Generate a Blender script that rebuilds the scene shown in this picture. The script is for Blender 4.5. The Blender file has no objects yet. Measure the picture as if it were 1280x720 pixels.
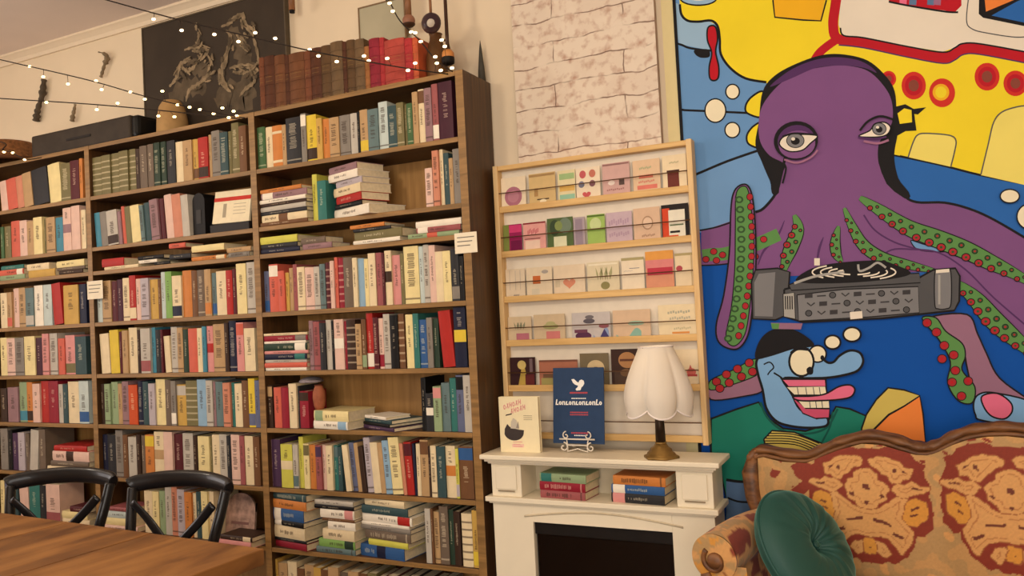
import bpy, bmesh, math, random
from math import sin, cos, pi, radians, sqrt, atan2
from mathutils import Vector, Matrix, Euler
from mathutils.geometry import tessellate_polygon
random.seed(7)
S = bpy.context.scene
COL = S.collection

# ------------------------------------------------------------------ camera
F = 1000.0
YAW, PIT, ROL, HC = 0.451721812, 0.0309201553, -0.0507205878, 1.42
_f = Vector((-sin(YAW)*cos(PIT), cos(YAW)*cos(PIT), sin(PIT)))
_r = Vector((cos(YAW), sin(YAW), 0)); _u = _r.cross(_f)
RR = cos(ROL)*_r + sin(ROL)*_u
UU = -sin(ROL)*_r + cos(ROL)*_u
FF = _f
EYE = Vector((0, 0, HC))
def ray(x, y): return RR*((x-640)/F) - UU*((y-360)/F) + FF
def onY(x, y, Y):
    d = ray(x, y); return EYE + d*(Y/d.y)
def onZ(x, y, Z):
    d = ray(x, y); return EYE + d*((Z-HC)/d.z)
def on_plane(x, y, o, n):
    d = ray(x, y); return EYE + d*((o-EYE).dot(n)/d.dot(n))
def proj(P):
    q = Vector(P)-EYE; z = q.dot(FF)
    return 640+F*q.dot(RR)/z, 360-F*q.dot(UU)/z
def X_at(px, Y, Z):
    t = (px-640)/F; a = RR - FF*t
    return -(a.y*Y + a.z*(Z-HC))/a.x
def ppm(P): return F/((Vector(P)-EYE).dot(FF))     # pixels per metre at P
cam = bpy.data.cameras.new('camera'); cam.sensor_width = 36; cam.sensor_fit = 'HORIZONTAL'
cam.lens = F/1280*36; cam.clip_start = .02
co = bpy.data.objects.new('camera', cam); COL.objects.link(co)
m = Matrix((RR, UU, -FF)).transposed().to_4x4(); m.translation = EYE
co.matrix_world = m; S.camera = co

# ------------------------------------------------------------------ materials
def lin(c):
    return tuple((v/255/12.92 if v/255 <= .04045 else ((v/255+.055)/1.055)**2.4) for v in c)
MATS = {}
def mat(name, rgb, rough=.6, metal=0, var=.06, scale=30, emit=0, bump=0, trans=0, coat=0, spec=.22):
    if name in MATS: return MATS[name]
    m = bpy.data.materials.new(name); m.use_nodes = True
    nt = m.node_tree; b = nt.nodes['Principled BSDF']
    c = lin(rgb)
    b.inputs['Roughness'].default_value = rough; b.inputs['Metallic'].default_value = metal
    b.inputs['Coat Weight'].default_value = coat; b.inputs['Specular IOR Level'].default_value = spec
    if trans: b.inputs['Transmission Weight'].default_value = trans
    if var or bump:
        tc = nt.nodes.new('ShaderNodeTexCoord'); no = nt.nodes.new('ShaderNodeTexNoise')
        no.inputs['Scale'].default_value = scale; no.inputs['Detail'].default_value = 4
        nt.links.new(tc.outputs['Object'], no.inputs['Vector'])
        rp = nt.nodes.new('ShaderNodeValToRGB'); e = rp.color_ramp.elements
        e[0].position = .3; e[1].position = .7
        e[0].color = (*[max(0, v*(1-var*2)) for v in c], 1); e[1].color = (*[min(1, v*(1+var)) for v in c], 1)
        nt.links.new(no.outputs['Fac'], rp.inputs['Fac'])
        nt.links.new(rp.outputs['Color'], b.inputs['Base Color'])
        if bump:
            bp = nt.nodes.new('ShaderNodeBump'); bp.inputs['Strength'].default_value = bump; bp.inputs['Distance'].default_value = .01
            nt.links.new(no.outputs['Fac'], bp.inputs['Height']); nt.links.new(bp.outputs['Normal'], b.inputs['Normal'])
    else: b.inputs['Base Color'].default_value = (*c, 1)
    if emit:
        b.inputs['Emission Color'].default_value = (*c, 1); b.inputs['Emission Strength'].default_value = emit
    MATS[name] = m; return m
def wood(name, c1, c2, axis='X', scale=3, rough=.5, stretch=14, c3=None):
    if name in MATS: return MATS[name]
    m = bpy.data.materials.new(name); m.use_nodes = True
    nt = m.node_tree; b = nt.nodes['Principled BSDF']; b.inputs['Roughness'].default_value = rough
    tc = nt.nodes.new('ShaderNodeTexCoord'); mp = nt.nodes.new('ShaderNodeMapping')
    s = [stretch]*3; s['XYZ'.index(axis)] = 1
    mp.inputs['Scale'].default_value = s
    no = nt.nodes.new('ShaderNodeTexNoise'); no.inputs['Scale'].default_value = scale
    no.inputs['Detail'].default_value = 6; no.inputs['Distortion'].default_value = .6
    nt.links.new(tc.outputs['Object'], mp.inputs['Vector']); nt.links.new(mp.outputs['Vector'], no.inputs['Vector'])
    rp = nt.nodes.new('ShaderNodeValToRGB'); e = rp.color_ramp.elements
    e[0].position = .32; e[0].color = (*lin(c1), 1); e[1].position = .68; e[1].color = (*lin(c2), 1)
    if c3:
        k = rp.color_ramp.elements.new(.5); k.color = (*lin(c3), 1)
    nt.links.new(no.outputs['Fac'], rp.inputs['Fac']); nt.links.new(rp.outputs['Color'], b.inputs['Base Color'])
    bp = nt.nodes.new('ShaderNodeBump'); bp.inputs['Strength'].default_value = .15; bp.inputs['Distance'].default_value = .004
    nt.links.new(no.outputs['Fac'], bp.inputs['Height']); nt.links.new(bp.outputs['Normal'], b.inputs['Normal'])
    MATS[name] = m; return m

# ------------------------------------------------------------------ mesh builder
class MB:
    def __init__(s): s.v = []; s.f = []; s.m = []; s.mats = []; s.smooth = []
    def mi(s, m):
        if m not in s.mats: s.mats.append(m)
        return s.mats.index(m)
    def add(s, vs, fs, m, smooth=False):
        o = len(s.v); s.v += [tuple(v) for v in vs]; k = s.mi(m)
        for f in fs: s.f.append([i+o for i in f]); s.m.append(k); s.smooth.append(smooth)
    def box(s, a, b, m, bev=0, front=None):
        x0, y0, z0 = a; x1, y1, z1 = b
        if bev <= 0:
            vs = [(x0,y0,z0),(x1,y0,z0),(x1,y1,z0),(x0,y1,z0),(x0,y0,z1),(x1,y0,z1),(x1,y1,z1),(x0,y1,z1)]
            s.add(vs, [(3,2,1,0),(4,5,6,7),(1,2,6,5),(2,3,7,6),(3,0,4,7)], m)
            s.add(vs, [(0,1,5,4)], front or m)
        else:
            bm = bmesh.new(); bmesh.ops.create_cube(bm, size=1)
            for v in bm.verts: v.co = Vector(((x0+x1)/2+v.co.x*(x1-x0), (y0+y1)/2+v.co.y*(y1-y0), (z0+z1)/2+v.co.z*(z1-z0)))
            bmesh.ops.bevel(bm, geom=bm.edges[:], offset=bev, segments=2, affect='EDGES', profile=.5)
            s.from_bm(bm, m, front=front)
    def from_bm(s, bm, m, smooth=False, front=None):
        bm.normal_update(); bm.verts.index_update()
        vs = [v.co.copy() for v in bm.verts]
        fs = [[v.index for v in f.verts] for f in bm.faces]
        if front:
            A = [f for f, q in zip(fs, bm.faces) if q.normal.y < -.9]; B = [f for f, q in zip(fs, bm.faces) if q.normal.y >= -.9]
            o = len(s.v); s.v += [tuple(v) for v in vs]
            for f in A: s.f.append([i+o for i in f]); s.m.append(s.mi(front)); s.smooth.append(smooth)
            for f in B: s.f.append([i+o for i in f]); s.m.append(s.mi(m)); s.smooth.append(smooth)
        else: s.add(vs, fs, m, smooth)
        bm.free()
    def tube(s, pts, r, m, n=10, flat=None, cap=True):
        """tube along pts; r number or list; flat=(ru, rv, up) elliptical section"""
        pts = [Vector(p) for p in pts]; N = len(pts)
        vs = []; fs = []
        prev = None
        for i, p in enumerate(pts):
            t = (pts[min(i+1, N-1)]-pts[max(i-1, 0)]).normalized()
            if flat: up = Vector(flat[2])
            else: up = prev if prev is not None else (Vector((0,0,1)) if abs(t.z) < .9 else Vector((1,0,0)))
            a = (up - t*up.dot(t)).normalized(); b = t.cross(a); prev = a
            ri = r[i] if isinstance(r, (list, tuple)) else r
            ra, rb = (flat[0]*ri, flat[1]*ri) if flat else (ri, ri)
            for k in range(n):
                q = 2*pi*k/n; vs.append(p + a*cos(q)*ra + b*sin(q)*rb)
        for i in range(N-1):
            for k in range(n):
                fs.append((i*n+k, i*n+(k+1) % n, (i+1)*n+(k+1) % n, (i+1)*n+k))
        if cap: fs += [list(range(n))[::-1], [(N-1)*n+k for k in range(n)]]
        s.add(vs, fs, m, True)
    def lathe(s, prof, c, m, n=24, mod=None, cap=True):
        vs = []; fs = []; N = len(prof); c = Vector(c)
        for i, (r, z) in enumerate(prof):
            for k in range(n):
                q = 2*pi*k/n; rr = r; zz = z
                if mod: rr, zz = mod(r, z, q, i)
                vs.append(c+Vector((rr*cos(q), rr*sin(q), zz)))
        for i in range(N-1):
            for k in range(n): fs.append((i*n+k, i*n+(k+1) % n, (i+1)*n+(k+1) % n, (i+1)*n+k))
        if cap: fs += [list(range(n))[::-1], [(N-1)*n+k for k in range(n)]]
        s.add(vs, fs, m, True)
    def ball(s, c, r, m, n=14, sc=(1,1,1), rot=None):
        vs = []; fs = []; c = Vector(c); h = n//2
        for i in range(h+1):
            a = pi*i/h
            for k in range(n):
                v = Vector((sin(a)*cos(2*pi*k/n)*r*sc[0], sin(a)*sin(2*pi*k/n)*r*sc[1], cos(a)*r*sc[2]))
                if rot is not None: v = rot @ v
                vs.append(c+v)
        for i in range(h):
            for k in range(n): fs.append((i*n+k, (i+1)*n+k, (i+1)*n+(k+1) % n, i*n+(k+1) % n))
        s.add(vs, fs, m, True)
    def poly3(s, pts3, m, tri=None):
        tri = tri or tessellate_polygon([[Vector(p) for p in pts3]])
        s.add(pts3, [tuple(t) for t in tri], m)
    def prism(s, poly, fn, depth, m, side=None):
        """poly 2D (counter-clockwise seen from the front), fn(u,v,d)->3D with d depth 0..depth"""
        n = len(poly); A = [fn(u, v, 0) for u, v in poly]; B = [fn(u, v, depth) for u, v in poly]
        tri = tessellate_polygon([[Vector((u, v, 0)) for u, v in poly]])
        s.add(A, [tuple(t) for t in tri], m); s.add(B, [tuple(reversed(t)) for t in tri], m)
        s.add(A+B, [(i, n+i, n+(i+1) % n, (i+1) % n) for i in range(n)], side or m)
    def build(s, name, parent=None, loc=None, fix=True):
        me = bpy.data.meshes.new(name); me.from_pydata(s.v, [], s.f)
        for m in s.mats: me.materials.append(m)
        me.polygons.foreach_set('material_index', s.m); me.polygons.foreach_set('use_smooth', s.smooth)
        if fix:
            bm = bmesh.new(); bm.from_mesh(me); bmesh.ops.recalc_face_normals(bm, faces=bm.faces[:]); bm.to_mesh(me); bm.free()
        me.update()
        o = bpy.data.objects.new(name, me); COL.objects.link(o)
        if parent: o.parent = parent
        if loc is not None: o.location = loc
        return o
def tag(o, label, cat, group=None, kind=None):
    if label: o['label'] = label
    if cat: o['category'] = cat
    if group: o['group'] = group
    if kind: o['kind'] = kind
    return o
def empty(name, loc, rz=0, label=None, cat=None, group=None):
    o = bpy.data.objects.new(name, None); COL.objects.link(o); o.location = loc; o.rotation_euler = (0, 0, rz)
    o.empty_display_size = .05
    return tag(o, label, cat, group)
def copy_tree(o, parent=None):
    c = o.copy(); COL.objects.link(c)
    if parent: c.parent = parent
    for ch in list(o.children): copy_tree(ch, c)
    return c
def smooth_path(P, n=6, closed=True):
    P = [Vector((*p, 0)) if len(p) == 2 else Vector(p) for p in P]; N = len(P); out = []
    for i in range(N if closed else N-1):
        g = (lambda k: P[k % N]) if closed else (lambda k: P[max(0, min(N-1, k))])
        a, b, c, d = g(i-1), g(i), g(i+1), g(i+2)
        for j in range(n):
            t = j/n
            out.append(.5*((2*b)+(c-a)*t+(2*a-5*b+4*c-d)*t*t+(3*b-a-3*c+d)*t**3))
    if not closed: out.append(P[-1])
    return out
YW = 3.16     # back wall
YB = 2.90     # front of the bookcase

# ------------------------------------------------------------------ room
WALL = mat('cream_wall_paint', (226, 208, 180), .85, var=.02, scale=4)
CEIL = mat('ceiling_paint', (232, 216, 206), .9, var=.015, scale=4)
TRIMM = mat('cornice_paint', (226, 208, 182), .7, var=.01)
FLOORM = wood('floor_boards', (70, 46, 28), (104, 70, 42), 'Y', 3)
X0, X1, Y0, ZC = -6.6, 2.7, -3.4, 3.2
def struct(name, a, b, m):
    q = MB(); q.box(a, b, m); o = q.build(name); o['kind'] = 'structure'; return o
struct('floor', (X0, Y0, -.1), (X1, YW, 0), FLOORM)
struct('ceiling', (X0, Y0, ZC), (X1, YW, ZC+.1), CEIL)
struct('wall_back', (X0-.1, YW, -.1), (X1+.1, YW+.1, ZC+.1), WALL)
struct('wall_left', (X0-.1, Y0, -.1), (X0, YW, ZC+.1), WALL)
struct('wall_right', (X1, Y0, -.1), (X1+.1, YW, ZC+.1), WALL)
struct('wall_front', (X0-.1, Y0-.1, -.1), (X1+.1, Y0, ZC+.1), WALL)
q = MB()
prof = [(0, 0), (0, -.055), (.012, -.055), (.02, -.035), (.04, -.018), (.05, -.012), (.05, 0)]
q.prism(prof, lambda u, v, d: (X0+d, YW-u, ZC+v), X1-X0, TRIMM)
o = q.build('trim_1'); o['kind'] = 'structure'
# cream pilaster strip between the brick panel and the mural
q = MB(); q.box((-.80, YW-.006, .0), (-.752, YW, 2.98), mat('cream_strip', (224, 208, 156), .8, var=.01)); o = q.build('trim_2'); o['kind'] = 'structure'
# ------------------------------------------------------------------ bookcase
WOOD_D = wood('dark_stained_wood', (56, 35, 16), (86, 55, 26), 'Z', 3, .45)
WOOD_S = wood('shelf_board_wood', (56, 34, 15), (84, 54, 25), 'X', 3, .55)
WOOD_E = wood('worn_front_edge_wood', (124, 92, 48), (158, 118, 66), 'X', 4, .5)
WOOD_B = wood('back_board_wood', (150, 108, 56), (182, 136, 76), 'Z', 2, .6)
ZT = [2.433, 2.155, 1.877, 1.747, 1.47, 1.192, .923, .645, .364, .085]
TH = .022
BX = [-5.12, -3.94, -2.752, -1.604]           # centre lines of the uprights
EDGE_R = -1.585
case = empty('bookcase', ((BX[0]+EDGE_R)/2, YW-.13, 0), 0, 'tall dark wooden bookcase of three bays filled with books along the cream wall', 'bookcase')
def to_case(o):
    o.parent = case; o.matrix_parent_inverse = Matrix.Translation(-case.location); return o
uw = .038
for i, x in enumerate(BX):
    q = MB(); q.box((x-uw/2, YB, 0), (x+uw/2, YW-.008, 2.433+TH/2), WOOD_D, .002, front=WOOD_E); to_case(q.build('upright'))
for b in range(3):
    xa, xb = BX[b]+uw/2, BX[b+1]-uw/2
    for k, z in enumerate(ZT):
        q = MB(); q.box((xa, YB+.001, z-TH/2), (xb, YW-.012, z+TH/2), WOOD_S, .002, front=WOOD_E)
        to_case(q.build('top_board' if k == 0 else 'shelf'))
    q = MB(); q.box((xa, YW-.012, .02), (xb, YW-.006, 2.43), WOOD_B); to_case(q.build('back_panel'))
    q = MB(); q.box((xa, YB+.02, 0), (xb, YB+.035, .074), WOOD_D); to_case(q.build('plinth'))

# ------------------------------------------------------------------ books
PAL = {  # code: (words, colour)
 'cr': ('cream', (232, 210, 165)), 'wh': ('white', (240, 230, 210)), 'iv': ('pale yellow', (236, 216, 148)),
 'tn': ('tan', (190, 150, 100)), 'br': ('brown', (118, 76, 44)), 'db': ('dark brown', (62, 40, 28)),
 'bk': ('black', (18, 16, 17)), 'ch': ('charcoal', (44, 44, 48)), 'gy': ('grey', (134, 126, 116)),
 'lg': ('light grey', (190, 182, 168)), 'rd': ('red', (190, 34, 28)), 'cm': ('crimson', (158, 26, 46)),
 'dr': ('maroon', (92, 26, 34)), 'sc': ('orange red', (216, 74, 24)), 'co': ('coral', (220, 92, 70)),
 'pk': ('pink', (222, 140, 136)), 'pp': ('pale pink', (228, 186, 168)), 'sl': ('salmon', (212, 130, 98)),
 'ro': ('rose', (164, 82, 84)), 'or': ('orange', (214, 124, 48)), 'go': ('gold', (206, 160, 66)),
 'ye': ('yellow', (228, 194, 42)), 'ly': ('lime yellow', (208, 204, 70)), 'ol': ('olive', (120, 110, 66)),
 'gn': ('green', (64, 104, 58)), 'dg': ('dark green', (40, 62, 46)), 'sg': ('sage green', (144, 168, 122)),
 'lm': ('bright green', (126, 176, 82)), 'te': ('teal', (46, 120, 112)), 'dt': ('dark teal', (52, 80, 84)),
 'st': ('slate teal', (96, 122, 124)), 'bl': ('blue', (44, 92, 156)), 'tq': ('turquoise', (60, 138, 164)),
 'lb': ('light blue', (136, 176, 206)), 'pb': ('pale blue', (190, 206, 202)), 'nv': ('navy', (28, 32, 60)),
 'sb': ('slate blue', (96, 104, 140)), 'pu': ('purple', (78, 50, 84)), 'pl': ('plum', (74, 28, 46)),
 'mv': ('mauve', (152, 112, 118)), 'lv': ('lavender', (184, 172, 180)), 'tp': ('grey brown', (112, 94, 78)),
}
def dull(c, k=.16):
    g = .35*c[0]+.5*c[1]+.15*c[2]; w = (g*1.04, g*.98, g*.9)
    return tuple(a*(1-k)+b*k for a, b in zip(c, w))
def cov(c): return mat('cover_'+PAL[c][0].replace(' ', '_'), dull(PAL[c][1]), .5, var=.05, scale=18)
def title(c, light, f=.5):
    a = dull(PAL[c][1]); b = (232, 216, 184) if light else (56, 42, 34)
    return mat('title_on_'+PAL[c][0].replace(' ', '_'), tuple(x*(1-f)+y*f for x, y in zip(a, b)), .55, var=0)
PAGES = mat('page_edges', (222, 204, 168), .85, var=.06, scale=60)
BAYN = ['left bay', 'middle bay', 'right bay']
ORD = ['first', 'second', 'third', 'fourth', 'fifth', 'sixth', 'seventh', 'eighth', 'ninth', 'tenth', 'eleventh', 'twelfth', 'thirteenth', 'fourteenth', 'fifteenth', 'sixteenth', 'seventeenth', 'eighteenth', 'nineteenth', 'twentieth', 'twenty-first', 'twenty-second', 'twenty-third', 'twenty-fourth', 'twenty-fifth', 'twenty-sixth', 'twenty-seventh', 'twenty-eighth', 'twenty-ninth', 'thirtieth', 'thirty-first', 'thirty-second', 'thirty-third', 'thirty-fourth', 'thirty-fifth', 'thirty-sixth', 'thirty-seventh', 'thirty-eighth']
ROWN = ['top shelf', 'second shelf', 'third shelf', 'fourth shelf', 'fifth shelf', 'sixth shelf', 'seventh shelf', 'eighth shelf', 'bottom shelf']
# rows of upright books: (bay, row): 'x0 x1 height colour style [lean]' ; x in photo pixels at mid height, height as a share of the opening
UP = {
(2,0): "321 332 .80 gn w;332 341 .78 cr;341 353 .78 or bcr;353 358 .76 tn;358 376 .86 ch w;376.5 383 .9 gy Twh;383 396 .85 ye Bdb;396 403 .76 go;403 412 .73 or;412 424 .73 tn w;424 438 .74 gy w;438.5 447 .74 lg;447 450 .74 bk;450 460 .76 tn Bye;460 473 .74 st w;473 485 .84 pb w;485 496 .74 dt w;496 505 .76 ol w;505 509 .72 ol;509 516 .72 gn w;516 523 .9 tn;523 531 .93 cr Tbr;531 540 .92 mv w;540 548 .97 ro Bwh;548 566 .98 pl",
(2,1): "391 397 .86 ly;397 408 .72 te;532 541 .66 pp w;541 549 .94 sl w;549 555 .95 cr;555 562 .88 dt;562 567 .78 tn;567 577 .92 gy",
(2,3): "331 337 .78 sb Bbl;337 348 .9 co Twh;348 356 .76 co;356 362 .72 go;362 367 .8 tn;367 372 .86 ro;372 381.5 .8 cr k;381.5 393 .78 pp k;393 400 .78 lg k;400 407 .82 st w;407 413 .84 dr s;413 418 .86 pp;418 423 .92 co;423 430 .9 cm s;430 441 .9 tp;441 447 .88 cr;447 456 .86 lb n;456 461 .84 iv;461 470 .93 cr;470 478 .93 ro;478 481 .9 dr;481 490 .95 cr Mdb;490 501 .86 pk;501 505.5 .88 ol;505.5 524 .99 iv k;524 530 .97 pb;530 537 .99 lg w;537 545 .97 pp;545 554 .85 cr n;554 564 .85 iv;564 574 .87 ch Bgy;574 580 .74 bk",
(2,4): "387 392 .9 mv w;392 400 .88 ro k;400 407 .85 ch;407 415 .9 lg;415 418 .88 bk;418 430 .9 pp Mwh;430 434 .86 cm;434 445 .88 db s;445 452 .80 tn w;452 458 .88 br Bsg;458 467 .98 rd Bwh;467 473 .9 dr w;473 480 .88 pp Bcm;480 488 .95 lg w;488 498 .92 bk;498 506 .94 br s;508 517 .92 iv;517 524 .93 te;524 534 .82 bl w;534 541 .85 gy;541 549 .83 dg;551 566 .95 rd n 4;567.5 583 1 nv Mye",
(2,5): "332 341 .82 db Ttn;343 352 .78 co;352 361 .78 cm n;361 371 .85 cr;371 375 .8 ch;375 386 .7 cm Tdb;527 533 .93 bk;533 542 .66 ch Mwh;542 552 .78 sg Tpk;552 563 .84 st;563 571 .92 te;571 580 .97 sb Tbk;580 592 .97 lg",
(2,6): "333 340 .87 mv w;340 351 .88 pu;351.5 366 .8 ly Mcr;366 373 .8 lg Bst;373 380 .94 ly;380 387 .82 iv Tol;387 395 .8 or;395 402 .8 ro Tpu;402 408 .8 pp;408 416 .8 cr;416 423 .8 te Tst;423 428 .78 dt;430 437 .82 cr n 5;437 445 .86 sb w 5;445 450 .86 tn n 5;450 456 .8 db n 5;457 465 .96 lv w 4;465 474 .88 cr n 4;474 480 .88 tn n 4;480 488 .92 lb w 4;488 501 .98 iv w 4;501 506 .88 sl n 4;506 516 .9 rd Tdr 3;517 520 .88 nv n 2;520 526 .88 cr;526 536 .95 tn Tbr;536 539 .84 db;539 546 .86 cr k;546 557 .85 dt;557 570 .86 cr Mor;570 574 .82 ly Blv;574 592 .86 br Tbl",
(2,7): "532 539 .9 lg;539 542 .9 br;542 550 .85 tn k;550 561 .95 tp w;561 568 .9 dg;568 576 .88 db;578 591 .86 cr s;591 602 .92 go Bye",
(2,8): "336 348 .86 go;348 360 .8 tn;360 372 .84 cr;372 381 .74 br;381 393 .82 tn w;393 402 .8 go;402 411 .78 br;411 424 .84 tn;424 436 .76 tp;436 449 .8 tn;449 460 .78 br;460 472 .8 ol;472 484 .76 br;484 497 .8 dr;497 510 .78 tp;510 521 .82 ch;521 536 .8 db;536 548 .78 br;548 560 .8 tp",
(1,0): "116 127 .84 ol s;127 138 .84 ol s;138 149 .85 ol s;149 160 .86 ol s;160 170 .87 ol s;170 175 .84 db;175 184 .88 tp;184 192 .89 tp;192 200 .9 dg w;200 208 .9 dg w;209 219 .88 ch;219 229 .83 cr n;229 240 .82 tn;240 248 .82 go Bbr;248 260 .82 rd Bdb;260 265 .85 tn;265 275 .9 gy w;275 285 .84 dt w;285 290 .84 ol;290 299 .99 ol w;299 308 .9 br",
(1,1): "117 126 .74 tq n 4;126 134 .74 gy n 4;134 147 .74 lg Bdb 4;147 152 .7 mv n 4;152 157 .8 co n 4;157 164 .78 ol n 4;164 175 .78 iv n 4;175 180 .76 st w 4;180 188 .8 dt n 4;188 198 .84 mv w 4;198 206 .84 dr n 4;207 216 .9 pp n 4;216 227 .88 sl n 4;227 236 .84 lg n 3",
(1,3): "119 128 .78 pb;128 139 .88 tn k;139 147 .86 dr;147 154 .88 pl;154 162 .9 cr w;162 170 .94 rd Bcr;170 176 .86 pp;176 186 .86 lv w;186 198 .82 go;198 202 .8 br;202 207 .95 pb;207 215 .95 lm;215 227 .85 cr Bnv;227 240 .94 or n;240 247 .92 br;247 256 .92 tp w;256 264 .92 tn Bor;264 271 .84 st Bbl;271 283 .86 cr;283 291 .86 rd;291 296 .88 dr;296 308 .97 iv;308 320 .98 lg k",
(1,4): "126 137 .85 cr n 3;138 149 .92 ye n 2;149 153 .88 dr;153 160 .9 tn;160 172 .95 cr;172 176 .9 db;176 188 .92 lg Bro;188 195 .93 tq;195 201 .88 ch;201 204 .88 dr;205 213 .74 cr n 3;213 222 .92 lg k;222 229 .9 tn k;229 236 .86 dg;236 247 .87 co n;247 253 .87 cr;253 258 .9 tq;258 267 .9 pk Mrd;267 281 .93 tn w;281 286 .95 db;286 296 .98 nv w;296 305 .94 pk Tco;305 319 .82 cr",
(1,5): "123 131 .88 db;131 138 .88 sg w;138 148 .92 sg;148 153 .88 tn;153 161 .93 mv w;161 172 .85 sc;173 179 .93 nv w;179 186 .92 dt;186 194 .88 lv;194 207 .97 iv;207 214 .95 tp;214 220 .93 gy Bwh;220 233 .85 go Tlg;233 247 .93 ol s;247 258 .95 lb;258 266 .93 lg w;266 270 .9 mv;270 279 .9 st;279 288 .88 sl w;288 294 .88 te;294 303 .86 cr;303 311 .92 br;311 319 .96 ye Bsb;319 325 .92 sb",
(1,6): "125 135 .87 nv;135 145 .87 ch;145 154 .97 gy w;154 160 .88 br;160 171 .84 lg;171 176 .9 db;176 182 .88 tp;182 193 .9 or Tye;193 205 .97 cr Mtn;205 216 .97 pp n;216 229 .93 dr;229 242 .95 lg w;242 247 .9 db;248 262 .9 iv;262 266 .9 ol;266 275 .94 cr;275 284 .95 lg w;284 289 .92 ch;289 300 .95 pp w;300 306 .93 ro;306 317 .93 cr;317 325 .92 br",
(1,7): "181 191 .84 cr;191 199 .84 iv;199 207 .86 sg;207 215 .96 lg;215 222 .96 sl k;222 231 .92 lv w;231 240 .88 or;240 246 .86 cr;246 252 .9 dt;252 260 .92 iv;260 268 .92 cr",
(0,0): "1 9 .7 pp n 6;9 21 .72 co n 6;21 29 .74 sl n 6;29 40 .78 tn n 6;40 60 .82 ch n 6;60 76 .88 iv n 5;76 88 .84 ol w;88 99 .86 dr;99 103.5 .88 or",
(0,1): "1 5 .74 gn;5 14 .74 ol;14 25 .84 co;25 34 .82 pp;34 42 .78 tn;42 53 .84 iv;53 58 .78 ol;58 69 .8 tn w;69 79 .77 tq;79 89 .95 pp Mmv;89 100 .97 pp n;100 107.5 .86 cr",
(0,3): "1 9 .82 cr;9 15 .82 tn Bco;15 24 .9 pp;24 32 .9 tn w;32 42 .88 st Blg;42 54 .92 wh;54 65 .92 pb;66 77 .92 rd n 5;79 98 .86 go;99 108 .86 nv",
(0,4): "1 9 .88 iv;9 19 .86 pp w;19 30 .86 gy k;30 44 .88 iv;44 53 .84 pl;53 61 .92 pk w;61 72 .92 lg w;73 81 .8 co;81 94 .86 pk Bol;94 108 .82 dt",
(0,5): "1 9 .8 db;10 23 .82 mv;24 34 .94 sg Btq;34 41 .94 or Bdb;41 50 .9 pp;50 61 .96 rd;61 73 .96 cm;73 79 .88 lg;79 85 .88 dt;85 99 .94 cr;99 111 .95 pb Bbl",  # first book's dark brown is shadow put into its cover colour
(0,6): "1 10 .94 gy;10 16 .9 bk;16 23 .84 pu;23 31 .86 lv;31 37 .84 tp;38 48 .92 lg n -5;49 57 .95 tp",
(0,7): "1 6 .84 iv;6 15 .84 sb;15 23 .8 dt;24 36 .86 pp n 4;37 50 .8 te;50 58 .8 ch;58 75 .84 pp Bro",
}
# stacks of books lying flat, bottom first: (bay,row,turn): 'x0 x1 thickness_px colour style'
FLAT = [
(2,1,-3,'at left end',"325 386 5 br;327 385 9 cr Mbr;323 387 5 ch;324 386 6 lg n;323 388 4 db;323 386 5 wh;326 389 8 mv Twh;324 378 5 or"),
(2,1,-19,'beside teal book',"410 474 12 wh;414 460 6 bk;414 462 10 rd;410 462 11 cr;414 462 8 lv;400 456 10 wh;406 454 9 mv"),
(2,2,0,'at left end',"318 376 6 nv;322 372 6 ch;318 372 9 ly n"),
(2,2,-4,'left of centre',"378 416 7 mv;374 408 8 tp"),
(2,2,-6,'in the middle',"440 502 5 wh;441 505 11 ol;440 490 4 ch;436 482 5 or"),
(2,2,0,'at right end',"510 574 6 sg Mco;521 576 7 ro Twh;520 577 8 wh n"),
(2,4,0,'at left end',"316 384 4 wh;326 384 6 co n;328 383 4 lg;325 384 7 nv Bte;324 386 4 pk;316 384 9 dg Bwh;324 382 3 wh;326 386 7 cm Bgy;328 384 3 cr"),
(2,5,-10,'beside red books',"389 438 10 wh Blb;390 442 13 iv Tsg"),
(2,5,-24,'in the gap',"446 506 5 pu;442 500 4 bk n;448 502 5 dt;450 492 4 wh"),
(2,7,-9,'at left end',"333 388 10 cm n;334 386 4 bk;328 384 18 cr;332 382 8 bk Twh;326 382 17 bl Twh;336 388 13 or;338 386 10 dt w"),
(2,7,-3,'second from left',"392 450 7 st w;398 447 10 lm Bdg;403 449 13 cr;410 447 10 wh;402 446 4 br;400 447 11 wh Bpk;392 446 5 bk;390 446 6 lg"),
(2,7,-7,'beside upright books',"444 508 16 bl Mnv;459 512 8 ly n;454 516 12 tp w;448 516 6 gy;450 514 5 wh;450 518 11 wh Brd;450 512 11 dt;453 508 9 cr"),
(1,2,0,'at left end',"131 190 4 cr;128 155 10 rd n"),
(1,2,0,'left of centre',"193 232 4 bk;158 190 4 wh;156 200 5 bk"),
(1,2,0,'in the middle',"240 282 5 or Bcr;193 230 6 ch;240 280 8 iv n;194 222 6 co"),
(1,2,0,'at right end',"286 312 6 gy w;284 314 6 tn"),
(1,7,0,'behind the chair',"130 172 6 pp;130 168 9 iv n;134 168 9 pb;136 166 5 ro"),
(1,7,-3,'at right end',"273 315 8 pk n;275 316 6 db Bcr"),
(0,2,0,'at left end',"0 32 6 sg;0 30 7 co Bwh;2 30 5 te"),
(0,2,0,'in the middle',"36 70 9 go n;34 62 8 cr"),
(0,2,0,'at right end',"74 104 5 db;72 106 4 tp;70 106 8 iv"),
(0,6,0,'behind the chair',"60 112 9 cr;64 110 7 tp;66 112 12 pp Mdb;68 108 7 rd"),
(0,7,0,'behind the chair',"79 112 8 cr;78 110 9 iv n;88 112 7 dr"),
]
BOOKS = []
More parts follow.
